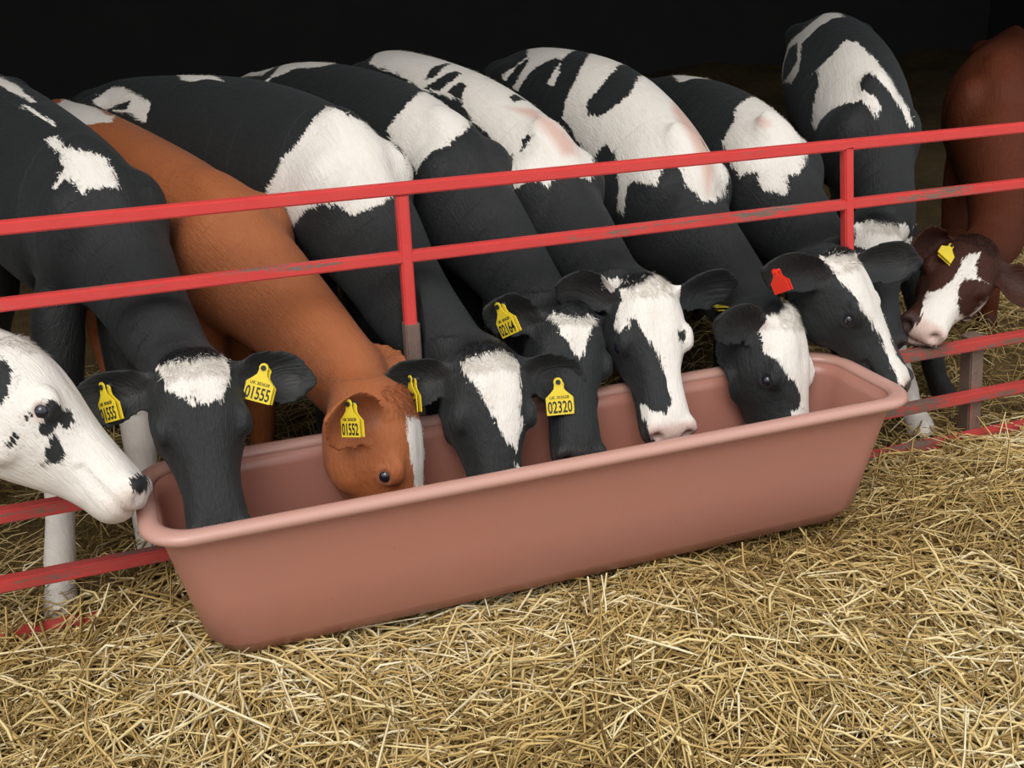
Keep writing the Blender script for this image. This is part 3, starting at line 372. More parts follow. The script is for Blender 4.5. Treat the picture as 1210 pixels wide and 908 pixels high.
def legs(mb, cen, K, side_feet=None):
    nC = len(cen)
    def at(f): return cen[int(round(f*(nC-1)))]
    segs = []
    feet = side_feet or {}
    for fr, kind in ((.585, 'fore'), (.20, 'hind')):
        c, t, l, up, hw, d = at(fr)
        fwd = nrm((t[0], t[1], 0))
        for s in (-1, 1):
            top = c+l*(s*hw*.46)-up*.04
            gx, gy = feet.get(kind+str(s), top[:2]); gz = ground_z(gx, gy)
            H = top[2]-gz; foot = np.array((gx, gy, gz))
            if kind == 'fore':
                J = [top+np.array((0, 0, -.02)), top*.80+foot*.20+fwd*-.015, top*.62+foot*.38-fwd*.01, top*.43+foot*.57+fwd*.012, top*.40+foot*.60+fwd*.012, top*.25+foot*.75, top*.14+foot*.86, top*.09+foot*.91, foot+fwd*.02+np.array((0, 0, .03)), foot+fwd*.03]
                Rr = [.050, .072, .062, .048, .048, .037, .042, .037, .046, .053]
            else:
                J = [top+np.array((0, 0, .0)), top*.78+foot*.22+fwd*.08, top*.60+foot*.40+fwd*.03, top*.44+foot*.56-fwd*.07, top*.38+foot*.62-fwd*.085, top*.25+foot*.75-fwd*.06, top*.14+foot*.86-fwd*.04, top*.09+foot*.91-fwd*.02, foot+np.array((0, 0, .03)), foot+fwd*.01]
                Rr = [.07, .095, .068, .046, .043, .033, .037, .032, .040, .047]
            mb.tube(J, Rr, 12); segs.append(J)
    return segs
def numpy_mesh(me):
    n = len(me.vertices); V = np.empty(n*3); me.vertices.foreach_get('co', V); V = V.reshape(-1, 3)
    e = np.empty(len(me.edges)*2, int); me.edges.foreach_get('vertices', e); return V, e.reshape(-1, 2)
def taubin(V, E, it):
    n = len(V); deg = np.bincount(E.ravel(), minlength=n).astype(float)[:, None]; deg[deg == 0] = 1
    for k in range(it):
        for lam in (.55, -.57):
            S_ = np.empty_like(V)
            for a in range(3):
                S_[:, a] = np.bincount(E[:, 0], V[E[:, 1], a], n)+np.bincount(E[:, 1], V[E[:, 0], a], n)
            V = V+lam*(S_/deg-V)
    return V
def laplace(V, E, it, lam=.5):
    n = len(V); deg = np.bincount(E.ravel(), minlength=n).astype(float)[:, None]; deg[deg == 0] = 1
    for k in range(it):
        S_ = np.empty_like(V)
        for a in range(V.shape[1]): S_[:, a] = np.bincount(E[:, 0], V[E[:, 1], a], n)+np.bincount(E[:, 1], V[E[:, 0], a], n)
        V = V+lam*(S_/deg-V)
    return V
def normals(me):
    N_ = np.empty(len(me.vertices)*3); me.vertices.foreach_get('normal', N_); return N_.reshape(-1, 3)
def poly_sd(q, poly):
    """signed distance (positive inside) of points q to a 2D polygon"""
    d = np.full(len(q), 1e9); ins = np.zeros(len(q), bool); m = len(poly)
    for i in range(m):
        a = poly[i]; b = poly[(i+1) % m]; ab = b-a; t = np.clip(((q-a)@ab)/max(1e-12, ab@ab), 0, 1)
        d = np.minimum(d, np.linalg.norm(q-(a+t[:, None]*ab), axis=1))
        c = (a[1] > q[:, 1]) != (b[1] > q[:, 1])
        with np.errstate(divide='ignore', invalid='ignore'):
            xs = (b[0]-a[0])*(q[:, 1]-a[1])/(b[1]-a[1])+a[0]
        ins ^= c & (q[:, 0] < xs)
    return np.where(ins, d, -d)
VOX = .0075
def key_in_trough(c): return c['M'][1] < -.15 and c['M'][0] > .02
def calf_geometry(name, c):
    rows = np.array(c['spine'], float)
    mb = MB()
    rings, cen = body_rings(rows); mb.rings(rings)
    P = np.array(c['P'], float); x, y, n = frame(c['P'], c['M'], c['N']); L = c['L']
    # shoulder blades, hips
    nC = len(cen)
    for s in (-1, 1):
        cc, t, l, up, hw, d = cen[int(.64*(nC-1))]
        mb.ellipsoid(cc+l*(s*hw*.62)+up*(d*.10)+t*.01, (t*.12, l*.075, up*d*.40))
        cc, t, l, up, hw, d = cen[int(.16*(nC-1))]
        mb.ellipsoid(cc+l*(s*hw*.74)+up*(d*.27), (t*.09, l*.055, up*.06))
    cc, t, l, up, hw, d = cen[int(.60*(nC-1))]
    mb.ellipsoid(cc+up*(d*.475), (t*.15, l*.07, up*.028))           # withers
    # throat: from neck end to the jaw
    e = cen[-1][0]; mb.tube([cen[-3][0], e, P+x*.06*L-n*.22*L, P+x*.22*L-n*.27*L], [cen[-3][4]*.95, cen[-1][4], .085, .075], 14)
    fat = c.get('fat', 1.0); head_shape(mb, P, x, y*fat, n*fat, L)
    ears = []
    for k, s in enumerate((-1, 1)):
        ed = c.get('ear%d' % s, (s*1.0, .22, -.10)); op = c.get('open%d' % s, (0, .35, 1.0))
        el = c.get('earlen', .46)*L; base = P+(x*.085+y*(s*.185)-n*.12)*L
        dirv = nrm(y*ed[0]+x*ed[1]+n*ed[2]); opn = y*op[0]+x*op[1]+n*op[2]
        if 'wear%d' % s in c: dirv = nrm(c['wear%d' % s]); opn = np.array(c['wopen%d' % s], float)
        tip = base+dirv*el; ear_shape(mb, base, tip, opn, .1*c.get('earwid', .066)*L/.042); ears.append((base, tip, nrm(opn)))
    segs = legs(mb, cen, nC, c.get('feet'))
    # tail
    cc, t, l, up, hw, d = cen[0]; tp = cc+up*(d*.46)-t*.05
    mb.tube([tp+t*.05, tp-t*.05-up*.01, tp-t*.085-up*.09, tp-t*.085-up*.30, tp-t*.07-up*.52], [.026, .026, .021, .016, .018], 8)
    me0 = mb.mesh('tmp'); o = bpy.data.objects.new('tmp', me0); COL.objects.link(o)
    md = o.modifiers.new('r', 'REMESH'); md.mode = 'VOXEL'; md.voxel_size = VOX; md.use_smooth_shade = True
    dg = bpy.context.evaluated_depsgraph_get(); dg.update()
    me = bpy.data.meshes.new_from_object(o.evaluated_get(dg)); bpy.data.objects.remove(o); bpy.data.meshes.remove(me0)
    V, E = numpy_mesh(me)
    # blend the joints of the fused muscles: strong on trunk and neck, light on head and ears
    h = (V-P)@np.stack([x, y, n], 1)/L
    headw = ((h[:, 0] > .10) | (np.abs(h[:, 1]) > .30)) & (h[:, 0] > -.35) & (h[:, 0] < 1.25) & (np.abs(h[:, 1]) < .78) & (h[:, 2] > -.75) & (h[:, 2] < .25)
    C3 = np.array([k[0] for k in cen]); dc = ((V[:, None, :]-C3[None])**2).sum(2); ic = dc.argmin(1)
    legm = ((C3[ic, 2]-V[:, 2]) > np.array([k[5] for k in cen])[ic]*.56+.0).astype(float)[:, None]; legm = laplace(legm, E, 20)
    Vs = laplace(V, E, 12); V40 = laplace(Vs, E, 45); Vs = Vs*legm+V40*(1-legm); Vs = taubin(Vs, E, 3); Vh = taubin(V, E, 4)
    Vh = laplace(Vh, E, 3)
    wgt = headw.astype(float)[:, None]; wgt = laplace(wgt, E, 8)
    V = Vs*(1-wgt)+Vh*wgt
    me.vertices.foreach_set('co', V.ravel()); me.update()
    # sculpt the face
    Nn = normals(me); h = (V-P)@np.stack([x, y, n], 1)/L
    disp = np.zeros(len(V))
    def g(c3, r): return np.exp(-(((h-np.array(c3))/np.array(r))**2).sum(1))
    core = headw & (np.abs(h[:, 1]) < .33)
    for s in (-1, 1):
        disp -= .030*g((1.0, s*.105, -.055), (.035, .030, .028))          # nostril
        disp += .006*g((.965, s*.155, -.06), (.04, .03, .04))
        disp -= .007*g((.56, s*.17, -.10), (.14, .08, .07))               # hollow under the eye
        disp += .004*g((.345, s*.23, -.04), (.07, .06, .03))             # brow
        disp -= .006*g((.12, s*.22, -.04), (.07, .07, .05))
    disp -= .010*np.exp(-((h[:, 2]+.155+.06*(1-h[:, 0]))/.018)**2)*((h[:, 0] > .70) & (h[:, 0] < 1.05))*1.0   # mouth line
    disp -= .005*g((.28, 0, .04), (.12, .05, .05))
    disp = np.where(core, disp, 0)
    V = V+Nn*disp[:, None]
    me.vertices.foreach_set('co', V.ravel()); me.update()
    # flesh gives way where it rests on the trough's back lip, on the rail and beside the posts
    mv = np.zeros(len(V), bool)
    def clear(y0, y1, z0, z1, x0=-9, x1=9, side=None):
        m_ = (V[:, 1] > y0) & (V[:, 1] < y1) & (V[:, 2] > z0) & (V[:, 2] < z1) & (V[:, 0] > x0) & (V[:, 0] < x1)
        if side is None:
            up_ = z1-V[:, 2]; fw = V[:, 1]-y0
            V[:, 2] = np.where(m_ & (up_ <= fw), z1, V[:, 2]); V[:, 1] = np.where(m_ & (up_ > fw), y0, V[:, 1])
        else: V[:, 0] = np.where(m_, x1 if side > 0 else x0, V[:, 0])
        mv[m_] = True
    if key_in_trough(c): clear(-.120, .028, .12, .478, .0, 1.9)
    else: clear(-.026, .026, .345, .400)
    clear(-.03, .03, .20, .80, .645, .697, 1 if P[0] > .68 else -1)
    ps = (np.abs(V[:, 1]) < .024) & (V[:, 2] > .73) & (V[:, 2] < 1.05) & (V[:, 0] > 1.90) & (V[:, 0] < 1.985); V[:, 1] = np.where(ps, .026, V[:, 1])
    if mv.any():
        wm = laplace(np.minimum(1, laplace(mv.astype(float)[:, None], E, 3)*2), E, 3); V = laplace(V, E, 4)*wm+V*(1-wm)
        if key_in_trough(c): clear(-.116, .026, .12, .474, .0, 1.9)
        else: clear(-.022, .022, .350, .396)
    # eyes: find the surface at the orbit
    h = (V-P)@np.stack([x, y, n], 1)/L; eyes = []
    for s in (-1, 1):
        m_ = (np.abs(h[:, 0]-.40) < .025) & (np.abs(h[:, 2]+.115) < .03) & (h[:, 1]*s > 0) & (h[:, 1]*s < .36)
        p = V[m_].mean(0) if m_.any() else P+(x*.4+y*s*.25-n*.11)*L
        q = nrm(y*s*1.0+n*.30+x*.05); eyes.append(p-q*.0105)
        rr = np.linalg.norm(V-p, axis=1)
        V = V+Nn*(np.where(core, .0055*np.exp(-((rr-.020)/.006)**2)-.004*np.exp(-(rr/.010)**2), 0))[:, None]
    me.vertices.foreach_set('co', V.ravel()); me.update()
    return me, V, E, dict(P=P, x=x, y=y, n=n, L=L, cen=cen, ears=ears, eyes=eyes, segs=segs)
def coat_attributes(me, V, info, c, patches):
    Nn = normals(me); P, x, y, n, L = (info[k] for k in 'Pxyn' 'L'); cen = info['cen']
    h = (V-P)@np.stack([x, y, n], 1)/L
    # hair direction coordinates: along the nearest bone and around it
    C3 = np.array([k[0] for k in cen]); d2 = ((V[:, None, :]-C3[None])**2).sum(2); ix = d2.argmin(1)
    arc = np.concatenate([[0], np.cumsum(np.linalg.norm(np.diff(C3, axis=0), axis=1))])
    T = np.array([k[1] for k in cen])[ix]; Lt = np.array([k[2] for k in cen])[ix]; U = np.array([k[3] for k in cen])[ix]
    dv = V-C3[ix]; ang = np.arctan2((dv*Lt).sum(1), (dv*U).sum(1))
    flow = np.stack([arc[ix]+(dv*T).sum(1), ang*.18, np.zeros(len(V))], 1)
    hd = (h[:, 0] > -.12) & (h[:, 0] < 1.2) & (np.abs(h[:, 1]) < .75) & (h[:, 2] > -.65) & (h[:, 2] < .35)
    a2 = np.arctan2(h[:, 1], h[:, 2]+.28); fh = np.stack([h[:, 0]*L+3, a2*.09, np.zeros(len(V))], 1)
    flow = np.where(hd[:, None], fh, flow)
    # legs: flow along z
    lg = V[:, 2] < np.minimum(C3[ix][:, 2]-.28, .5)
    flow = np.where((lg & ~hd)[:, None], np.stack([V[:, 2]+6, V[:, 0]*.7+V[:, 1]*.7, V[:, 0]*0], 1), flow)
    earm = np.zeros(len(V), bool)
    for (b_, t_, o_) in info['ears']:
        a_ = nrm(t_-b_); Ln = np.linalg.norm(t_-b_); r = V-b_; s_ = r@a_; rad = np.linalg.norm(r-s_[:, None]*a_, axis=1)
        earm |= (s_ > .022) & (s_ < Ln+.02) & (rad < .085)
    earm &= np.abs(h[:, 1]) > .235
    sd = np.full(len(V), .2*c['base']); pink = np.zeros(len(V))
    for (kind, nr, lim, pts) in patches:
        pts = np.array(pts, float)/1000.0; nr = nrm(nr); o = pts.mean(0)
        u = nrm(np.cross(nr, (.13, .21, .97))); v = np.cross(nr, u); B = np.stack([u, v], 1)
        q = (V-o)@B; poly = (pts-o)@B; dz = (V-o)@nr
        s = poly_sd(q, poly)
        m_ = (Nn@nr > -.05) & (dz > -lim) & (dz < lim)
        if kind == 'w' and c['base'] < 0: m_ &= ~earm
        if kind in 'wW': sd = np.where(m_, np.maximum(sd, s), sd)
        elif kind == 'b': sd = np.where(m_, np.minimum(sd, -s), sd)
        else: pink = np.where(m_, np.maximum(pink, np.clip(s/.03, 0, 1)), pink)
    for (cc, r, val) in c.get('blobs', []):     # soft balls of the other colour, in metres
        d = r-np.linalg.norm(V-np.array(cc), axis=1)
        sd = np.maximum(sd, d) if val > 0 else np.minimum(sd, -d)
    if c.get('socks'):
        low = (V[:, 2] < .55) & ~hd & (np.linalg.norm(dv[:, :2], axis=1) < 1.0); k = c['socks']-V[:, 2]
        low &= V[:, 0] < c.get('sock_to', 99)
        sd = np.where(low, np.maximum(sd, np.minimum(k, .1)), sd)
    skin = np.clip(1-np.abs(h[:, 0]-1.0)/.10, 0, 1)*(h[:, 2] > -.22)*(np.abs(h[:, 1]) < .22)*(hd)
    skin = np.clip(skin*1.8, 0, 1)*(h[:, 2] > -.20)*c.get('nose', .8)
    # naked skin inside the ears and around the eyes
    for (b_, t_, o_) in info['ears']:
        a_ = t_-b_; Ln = np.linalg.norm(a_); a_ = a_/Ln; r = V-b_; s_ = r@a_; rad = np.linalg.norm(r-s_[:, None]*a_, axis=1)
        oo = nrm(o_-a_*np.dot(o_, a_)); inn = (s_ > .01) & (s_ < Ln*.8) & (rad < .04) & (Nn@oo > .45)
        skin = np.where(inn, np.maximum(skin, .55*np.clip(1-rad/.04, 0, 1)), skin)
    for p in info['eyes']:
        rr = np.linalg.norm(V-p, axis=1); skin = np.where(hd, np.maximum(skin, .8*np.clip(1-(rr-.018)/.008, 0, 1)), skin)
    dark = np.clip((h[:, 0]+.12)/.12, 0, 1)*hd*np.clip((h[:, 2]+.75)/.2, 0, 1) if c.get('darkhead') else np.zeros(len(V))
    dark = np.maximum(dark, np.clip((ground_z(0, 0)+.085-V[:, 2]+.075*np.maximum(0, V[:, 1]))/.015, 0, 1)*.9)      # hooves
    for nm, arr, typ in (('white', sd, 'FLOAT'), ('skin', skin, 'FLOAT'), ('pink', pink, 'FLOAT'), ('dark', dark, 'FLOAT')):
        at_ = me.attributes.new(nm, typ, 'POINT'); at_.data.foreach_set('value', arr.astype(np.float32))
    at_ = me.attributes.new('flow', 'FLOAT_VECTOR', 'POINT'); at_.data.foreach_set('vector', flow.astype(np.float32).ravel())
    return sd, flow
def uv_sphere(name, r, n=20, m=12):
    b = MB(); b.ellipsoid((0, 0, 0), ((r, 0, 0), (0, r, 0), (0, 0, r)), n, m); me = b.mesh(name); smooth(me); return me
def make_calf(key, c):
    me, V, E, info = calf_geometry(key, c)
    sd, flow = coat_attributes(me, V, info, c, PATCHES.get(key, []))
    smooth(me)
    # origin under the withers on the ground
    w0 = np.array(c['spine'][4][:3]); org = Vector((w0[0], w0[1], 0))
    me.transform(Matrix.Translation(-org)); me.name = 'calf'
    o = link('calf', me, M[c['coat']]); o.location = org
    tag(o, c['label'], 'calf')
    for p in info['eyes']:
        e = link('eye', EYE, M['eye'], o); e.location = Vector(p)-org
    return o, info, V, sd, flow
EYE = uv_sphere('eye', .0175)

# ------------------------------------------------------------------ the shed
def slab(name, c, half, mat):
    b = MB(); b.box(c, ((half[0], 0, 0), (0, half[1], 0), (0, 0, half[2]))); o = b.build(name, mat); o['kind'] = 'structure'; return o
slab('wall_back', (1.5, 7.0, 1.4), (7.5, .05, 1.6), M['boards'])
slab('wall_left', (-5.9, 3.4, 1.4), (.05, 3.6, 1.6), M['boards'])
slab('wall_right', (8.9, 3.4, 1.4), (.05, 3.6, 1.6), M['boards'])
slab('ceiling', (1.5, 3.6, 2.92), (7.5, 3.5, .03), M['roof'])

# litter surface
def litter(x, y):
    x = np.asarray(x, float); y = np.asarray(y, float)
    h = .03*np.sin(1.9*x+.6)*np.cos(2.3*y)+.018*np.sin(5.1*x+1.3*y+2)+.012*np.sin(9.3*y-3.1*x)
    h = h+.02*np.sin(13*x+2*np.sin(7*y))*np.sin(11*y+1.5*np.sin(9*x))+.075*np.exp(-((x-2.45)/.5)**2-((y+.75)/.45)**2)+.06*np.exp(-((x-.12)/.16)**2-((y-.10)/.16)**2)-.045*np.exp(-((x+.15)/.22)**2-((y+.05)/.10)**2)
    h = h+.05*np.exp(-((x-1.3)/1.1)**2-((y+.85)/.35)**2)-.05*np.exp(-((x-.95)/.62)**4-((y+.26)/.17)**2)
    return h+.045+.06*np.maximum(0, y)
xs = np.linspace(-6.2, 9.2, 200); ys = np.concatenate([np.linspace(-6, -1.7, 30)[:-1], np.linspace(-1.7, .8, 60)[:-1], np.linspace(.8, 7.3, 40)])
X, Y = np.meshgrid(xs, ys); Z = litter(X, Y)-.02
nx, ny = len(xs), len(ys)
me = bpy.data.meshes.new('floor')
me.from_pydata(np.stack([X.ravel(), Y.ravel(), Z.ravel()], 1).tolist(), [], [(j*nx+i, j*nx+i+1, (j+1)*nx+i+1, (j+1)*nx+i) for j in range(ny-1) for i in range(nx-1)])
smooth(me); tag(link('floor', me, M['ground']), kind='structure')

# ------------------------------------------------------------------ feed barrier
barrier = empty('feed_barrier', (1.2, 0, 0))
tag(barrier, 'red painted tubular steel feed barrier with five rails running in front of the calves', 'barrier')
def square_tube(name, a, b, hw, mat, parent, bev=.004):
    a = Vector(a); b = Vector(b); d = (b-a); ln = d.length
    bm = bmesh.new(); bmesh.ops.create_cube(bm, size=1.0)
    for v in bm.verts: v.co = Vector((v.co.x*ln, v.co.y*hw*2, v.co.z*hw*2))
    bmesh.ops.bevel(bm, geom=[e for e in bm.edges if abs(e.verts[0].co.x-e.verts[1].co.x) > ln*.5], offset=bev, segments=2, affect='EDGES')
    me = bpy.data.meshes.new(name); bm.to_mesh(me); bm.free()
    o = link(name, me, mat, parent)
    q = d.to_track_quat('X', 'Z'); o.rotation_euler = q.to_euler(); o.location = (a+b)/2-parent.location; return o
XL, XR = -2.2, 4.6
POSTS = ((.661, .672), (1.927, 2.02), (-.85, -.85), (3.75, 3.75))
for z, mt, hw in ((1.037, 'rail', .0145), (.870, 'rail_worn', .0140), (.373, 'rail_low', .017), (.195, 'rail_low', .017), (.050, 'rail_low', .017)):
    square_tube('rail', (XL, 0, z), (XR, 0, z), hw, M[mt], barrier)
for xt, xb in POSTS[:1]+POSTS[2:]:
    p = square_tube('post', (xb, .0, -.1), (xt, .0, 1.02), .0150, M['rail'] if xt < 1 else M['rail_worn'], barrier)
    sl = square_tube('post_sleeve', (xb+(xt-xb)*.10, .0, .02), (xb+(xt-xb)*.62, .0, .70), .019, M['post'], barrier)

square_tube('post', (2.56, .045, -.1), (2.505, .045, .385), .026, M['post'], barrier)
square_tube('post', (1.960, 0, .738), (1.927, 0, 1.03), .0145, M['rail'], barrier)       # short strut between the two top rails
# ------------------------------------------------------------------ feed trough
trough = empty('feed_trough', (.92, -.25, .1))
tag(trough, 'long dusty pink brown plastic feed trough standing on the straw before the red barrier', 'trough')
def rrect(x0, x1, y0, y1, r, z, n=9):
    out = []
    for (cx, cy, a0) in ((x1-r, y1-r, 0), (x0+r, y1-r, 90), (x0+r, y0+r, 180), (x1-r, y0+r, 270)):
        for k in range(n):
            a = math.radians(a0+90*k/(n-1)); out.append((cx+r*math.cos(a), cy+r*math.sin(a), z))
    return out
TX0, TX1, TY0, TY1, TZ0, TZ1 = -.008, 1.872, -.410, -.058, .085, .443
def tsec(f, inset, z):
    # f 0 bottom .. 1 top: walls lean outwards
    a = .085*(1-f); b = .030*(1-f)
    return rrect(TX0+a+inset, TX1-a-inset, TY0+b+inset, TY1-b-inset, .085-inset*.5, z)
H_ = TZ1-TZ0
rings = [tsec(0, .10, TZ0), tsec(0, .045, TZ0+.004), tsec(0, .014, TZ0+.018), tsec(.03, .002, TZ0+.045), tsec(.15, 0, TZ0+.15*H_), tsec(.5, 0, TZ0+.5*H_), tsec(.9, 0, TZ0+.9*H_), tsec(1, 0, TZ1-.006),
         tsec(1, .012, TZ1-.002), tsec(.9, .012, TZ0+.9*H_), tsec(.5, .012, TZ0+.5*H_), tsec(.15, .012, TZ0+.18*H_), tsec(.05, .03, TZ0+.05*H_), tsec(0, .06, TZ0+.03)]
b = MB(); b.rings([[tuple(np.subtract(p, trough.location)) for p in r] for r in rings]); b.build('basin', M['trough'], trough, True)
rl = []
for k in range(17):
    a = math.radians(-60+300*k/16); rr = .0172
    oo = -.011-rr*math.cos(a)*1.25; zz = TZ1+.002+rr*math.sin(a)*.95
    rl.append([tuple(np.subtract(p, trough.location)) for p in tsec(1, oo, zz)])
b = MB(); b.rings(rl+[rl[0]], cap=False); b.build('rim', M['trough_rim'], trough, True)['label'] = 'rolled rim in paler pink with gloss and dust painted in'

# ------------------------------------------------------------------ calves
BUILT = {}
for key, c in CALVES.items():
    BUILT[key] = make_calf(key, c)

# ------------------------------------------------------------------ ear tags (parts of the calves that wear them)
def extrude(poly, th):
    """outline in the x-z plane, thickness along y"""
    b = MB(); b.rings([[(x, -th/2, z) for x, z in poly], [(x, th/2, z) for x, z in poly]]); return b
def text_mesh(s, size, bold=0.0):
    cu = bpy.data.curves.new('lettering', 'FONT'); cu.body = s; cu.size = size; cu.align_x = 'CENTER'; cu.extrude = .0004; cu.offset = bold; cu.resolution_u = 3
    o = bpy.data.objects.new('lettering', cu); COL.objects.link(o)
    dg = bpy.context.evaluated_depsgraph_get(); me = bpy.data.meshes.new_from_object(o.evaluated_get(dg)); bpy.data.objects.remove(o)
    me.transform(Matrix.Rotation(math.radians(90), 4, 'X')); return me
def tag_outline(w):
    h = w*.5; o = [(-h, -.68*w), (h, -.68*w), (h, -.05*w)]
    o += [(h*.62, .12*w), (h*.36, .26*w), (h*.32, .36*w)]
    o += [(w*.17*math.cos(math.radians(a)), .50*w+w*.17*math.sin(math.radians(a))) for a in range(-30, 211, 30)]
    o += [(-h*.32, .36*w), (-h*.36, .26*w), (-h*.62, .12*w), (-h, -.05*w)]
    return o
for (key, txt, pos, ax, wd, col) in TAGS:
    calf = BUILT[key][0]; loc = Vector(pos)-calf.location
    r, u, z = (Vector(a) for a in ax); mt = M['tag'] if col == 'y' else M['red_tag']
    R3 = Matrix((r, -z, u)).transposed()          # local x right, y away, z up
    b = extrude(tag_outline(wd), .0022)
    t = b.build('ear_tag', mt, calf); t.matrix_local = Matrix.Translation(loc) @ R3.to_4x4()
    t['label'] = ('yellow plastic ear tag'+(' reading '+txt if txt and txt != '02164' else '')) if col == 'y' else 'red plastic ear tag'
    bb = MB(); bb.tube([(0, -.0055, .50*wd), (0, .022, .50*wd)], [.088*wd, .10*wd], 14); bb.build('stud', M['ink'] if col == 'y' else mt, t)
    bk = extrude([(x*.92+.006, q*.9-.004) for x, q in tag_outline(wd)], .002); o = bk.build('back_plate', mt, t); o.location = (0, .009, 0)
    if txt:
        me = text_mesh(txt, wd*.42, .0004); o = link('number', me, M['ink'], t); o.location = (0, -.0015, -.60*wd); o.scale = (.86, 1, 1.42)
        me = text_mesh('UK 303628', wd*.155); o = link('small_number', me, M['ink'], t); o.location = (0, -.0015, -.10*wd)

# ------------------------------------------------------------------ loose straw (uncountable): thin bent stalks lying on the litter
def straw(name, count, seed, region, rmin, rmax, lmin, lmax, up, parent_label, topz=.05):
    R = np.random.default_rng(seed)
    x0, x1, y0, y1 = region
    x = R.uniform(x0, x1, count); y = R.uniform(y0, y1, count)
    fld = 1.3*np.sin(2.1*x+1.7*y)+1.1*np.sin(3.7*y-1.9*x+1.0)
    yaw = fld+R.normal(0, 1.0, count); L = lmin+(lmax-lmin)*R.beta(1.5, 2.9, count)
    pitch = R.normal(0, .17, count); st = R.random(count) < up; pitch = np.where(st, R.uniform(.15, .75, count), pitch)
    L = np.where(st, np.minimum(L, .15), L)
    r = rmin+(rmax-rmin)*R.random(count)**1.4; bend = R.normal(0, .13, count); kink = R.random(count) < .12; bend = np.where(kink, R.normal(0, .7, count), bend)
    lift = R.random(count)**1.6*topz
    c, s = np.cos(yaw), np.sin(yaw); c2, s2 = np.cos(yaw+bend), np.sin(yaw+bend)
    hl = L*.5*np.cos(pitch)
    fm = R.uniform(.45, 1.55, count); mid = np.stack([x, y], 1); a = mid-np.stack([c, s], 1)*(hl*fm)[:, None]; b = mid+np.stack([c2, s2], 1)*(hl*(2-fm))[:, None]
    dz = np.sin(pitch)*L*.5
    zm = litter(x, y)+lift
    za = np.maximum(litter(a[:, 0], a[:, 1])*.6+zm*.4-dz*.9, litter(a[:, 0], a[:, 1])-.012); zb = np.maximum(litter(b[:, 0], b[:, 1])*.6+zm*.4+dz+np.where(st, dz, 0), litter(b[:, 0], b[:, 1])-.012)
    zm = zm+np.where(st, dz*.5, 0)
    P = np.stack([np.column_stack([a, za]), np.column_stack([mid, zm]), np.column_stack([b, zb])], 1)
    def inside(p): return (p[..., 0] > .05) & (p[..., 0] < 1.83) & (p[..., 1] > -.425) & (p[..., 1] < -.03) & (p[..., 2] > .10)
    Q = np.concatenate([P, (P[:, :1]+P[:, 1:2])/2, (P[:, 1:2]+P[:, 2:])/2], 1)
    foot = (Q[..., 0] > .07) & (Q[..., 0] < 1.80) & (Q[..., 1] > -.39) & (Q[..., 1] < -.06) & (Q[..., 2] > .115)
    keep = ~(inside(Q).sum(1) >= 2) & ~foot.any(1)
    # nothing pokes through the trough's sloping front
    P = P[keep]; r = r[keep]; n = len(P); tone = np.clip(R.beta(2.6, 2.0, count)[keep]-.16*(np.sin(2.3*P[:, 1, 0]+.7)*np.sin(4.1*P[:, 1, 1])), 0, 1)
    low = np.clip(1-lift[keep]/(topz*.35), 0, 1); tone = tone*(1-.45*low)  # lower stalks darker: shade within the pile put into their tone
    t = P[:, 2]-P[:, 0]; t /= np.linalg.norm(t, axis=1)[:, None]
    sd = np.cross(t, (0, 0, 1.)); sd /= np.maximum(1e-6, np.linalg.norm(sd, axis=1))[:, None]; upv = np.cross(sd, t)
    V = np.empty((n, 3, 3, 3))
    for k in range(3):
        rr = (r*(1 if k == 1 else .75))[:, None]
        V[:, k, 0] = P[:, k]+sd*rr; V[:, k, 1] = P[:, k]-sd*rr; V[:, k, 2] = P[:, k]+upv*rr*1.1
    base = (np.arange(n)*9)[:, None]
    q = []
    for k in (0, 3):
        for (i, j) in ((0, 2), (2, 1), (1, 0)): q.append([k+i, k+j, k+3+j, k+3+i])
    F = (base[:, :, None]+np.array(q)[None]).reshape(-1)
    me = bpy.data.meshes.new(name); me.vertices.add(n*9); me.vertices.foreach_set('co', V.reshape(-1))
    nf = n*6; me.loops.add(nf*4); me.loops.foreach_set('vertex_index', F.astype(np.int32)); me.polygons.add(nf)
    me.polygons.foreach_set('loop_start', (np.arange(nf)*4).astype(np.int32)); me.update(calc_edges=True); me.validate()
    at_ = me.attributes.new('tone', 'FLOAT', 'POINT'); at_.data.foreach_set('value', np.repeat(tone, 9).astype(np.float32))
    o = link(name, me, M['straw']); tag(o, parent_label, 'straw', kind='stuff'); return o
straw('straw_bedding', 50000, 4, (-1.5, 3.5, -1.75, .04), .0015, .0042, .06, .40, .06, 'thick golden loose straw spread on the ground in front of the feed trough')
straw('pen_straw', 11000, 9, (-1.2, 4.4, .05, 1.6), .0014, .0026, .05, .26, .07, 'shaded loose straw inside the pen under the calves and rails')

# ------------------------------------------------------------------ long hair at the edges of the white markings and on the polls
def hair(calf, name, roots, dirs, nors, lens, wid, mat, R):
    n = len(roots); side = np.cross(dirs, nors); side /= np.maximum(1e-6, np.linalg.norm(side, axis=1))[:, None]
    w_ = (wid*R.uniform(.6, 1.3, n))[:, None]; L_ = lens[:, None]
    d1 = dirs+nors*.28; d2 = dirs+nors*R.uniform(-.1, .25, n)[:, None]+side*R.normal(0, .25, n)[:, None]
    p0 = roots-nors*.001; p1 = p0+d1*L_*.5; p2 = p1+d2*L_*.5
    V = np.stack([p0-side*w_, p0+side*w_, p1-side*w_*.7, p1+side*w_*.7, p2], 1).reshape(-1, 3)
    b = np.arange(n)*5
    F = [f for k in b.tolist() for f in ((k, k+1, k+3, k+2), (k+2, k+3, k+4))]
    me = bpy.data.meshes.new(name); me.from_pydata(V.tolist(), [], F); smooth(me)
    o = link(name, me, mat, calf); o['kind'] = 'stuff'; return o
M['white_hair'] = noisy('white_hair', (.72, .68, .62), (.60, .54, .46), 30, .6)
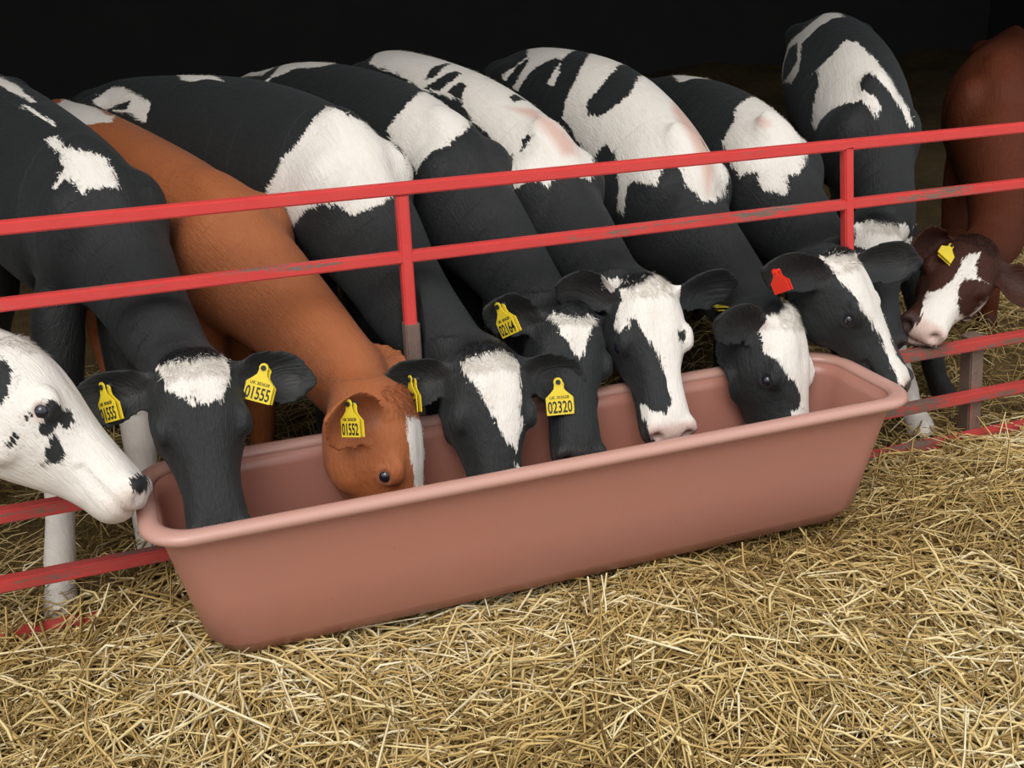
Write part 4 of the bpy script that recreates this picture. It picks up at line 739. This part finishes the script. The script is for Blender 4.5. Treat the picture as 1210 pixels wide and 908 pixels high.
M['black_hair'] = noisy('black_hair', (.008, .009, .010), (.016, .017, .017), 30, .55)
M['darkbrown_hair'] = noisy('dark_brown_hair', (.022, .009, .006), (.035, .014, .008), 30, .6)
M['brown_hair'] = noisy('brown_hair', (.215, .056, .016), (.30, .092, .028), 30, .6)
for key, (calf, info, V, sd, flow) in BUILT.items():
    R = np.random.default_rng(sum(map(ord, key))); c = CALVES[key]
    Vl, E = numpy_mesh(calf.data); Nn = normals(calf.data); n = len(V)
    ed = Vl[E[:, 1]]-Vl[E[:, 0]]; wgt = (sd[E[:, 1]]-sd[E[:, 0]])/np.maximum(1e-9, (ed**2).sum(1)); gr = np.zeros((n, 3))
    for a in range(3): gr[:, a] = np.bincount(E[:, 0], ed[:, a]*wgt, n)+np.bincount(E[:, 1], ed[:, a]*wgt, n)
    gn = np.linalg.norm(gr, axis=1); gr = -gr/np.maximum(1e-9, gn)[:, None]
    P, x, y, nn, L = (info[k] for k in ('P', 'x', 'y', 'n', 'L')); h = (V-P)@np.stack([x, y, nn], 1)/L
    face = (np.abs(h[:, 1]) < .4) & (h[:, 0] > -.1) & (h[:, 0] < 1.1) & (h[:, 2] > -.5)
    cand = np.where((sd > -.001) & (sd < .016) & (gn > .2) & (V[:, 2] > .3) & ~(face & (h[:, 0] > .75)))[0]
    wide = laplace(np.maximum(sd, 0)[:, None], E, 12)[:, 0]      # long hair only where the white field is broad
    if len(cand):
        pick = R.choice(cand, min(2200, int(len(cand)*1.1))); d = gr[pick]+R.normal(0, .35, (len(pick), 3)); d -= Nn[pick]*(d*Nn[pick]).sum(1)[:, None]; d /= np.linalg.norm(d, axis=1)[:, None]
        ln = R.uniform(.006, .020, len(pick))*np.where(face[pick], .75, 1.0)*np.clip(.45+wide[pick]*22, .45, 1.2)
        hair(calf, 'fur_fringe', Vl[pick]+R.normal(0, .002, (len(pick), 3)), d, Nn[pick], ln, .0010, M['white_hair'], R)
    tuft = np.where((h[:, 0] > -.07) & (h[:, 0] < .10) & (np.abs(h[:, 1]) < .15) & (h[:, 2] > -.12))[0]
    if len(tuft):
        for nm, mask, mt in (('poll_tuft', sd[tuft] > 0, 'white_hair'), ('poll_tuft', sd[tuft] <= 0, {'brown': 'brown_hair', 'darkbrown': 'darkbrown_hair'}.get(c['coat'], 'black_hair'))):
            tt = tuft[mask]
            if len(tt) < 20: continue
            pick = R.choice(tt, 500); d = x*.75+nn*.1+y*R.normal(0, .5, 500)[:, None]+R.normal(0, .35, (500, 3)); d -= Nn[pick]*(d*Nn[pick]).sum(1)[:, None]; d /= np.linalg.norm(d, axis=1)[:, None]
            hair(calf, nm, Vl[pick], d, Nn[pick], R.uniform(.012, .032, 500), .0010, M[mt], R)
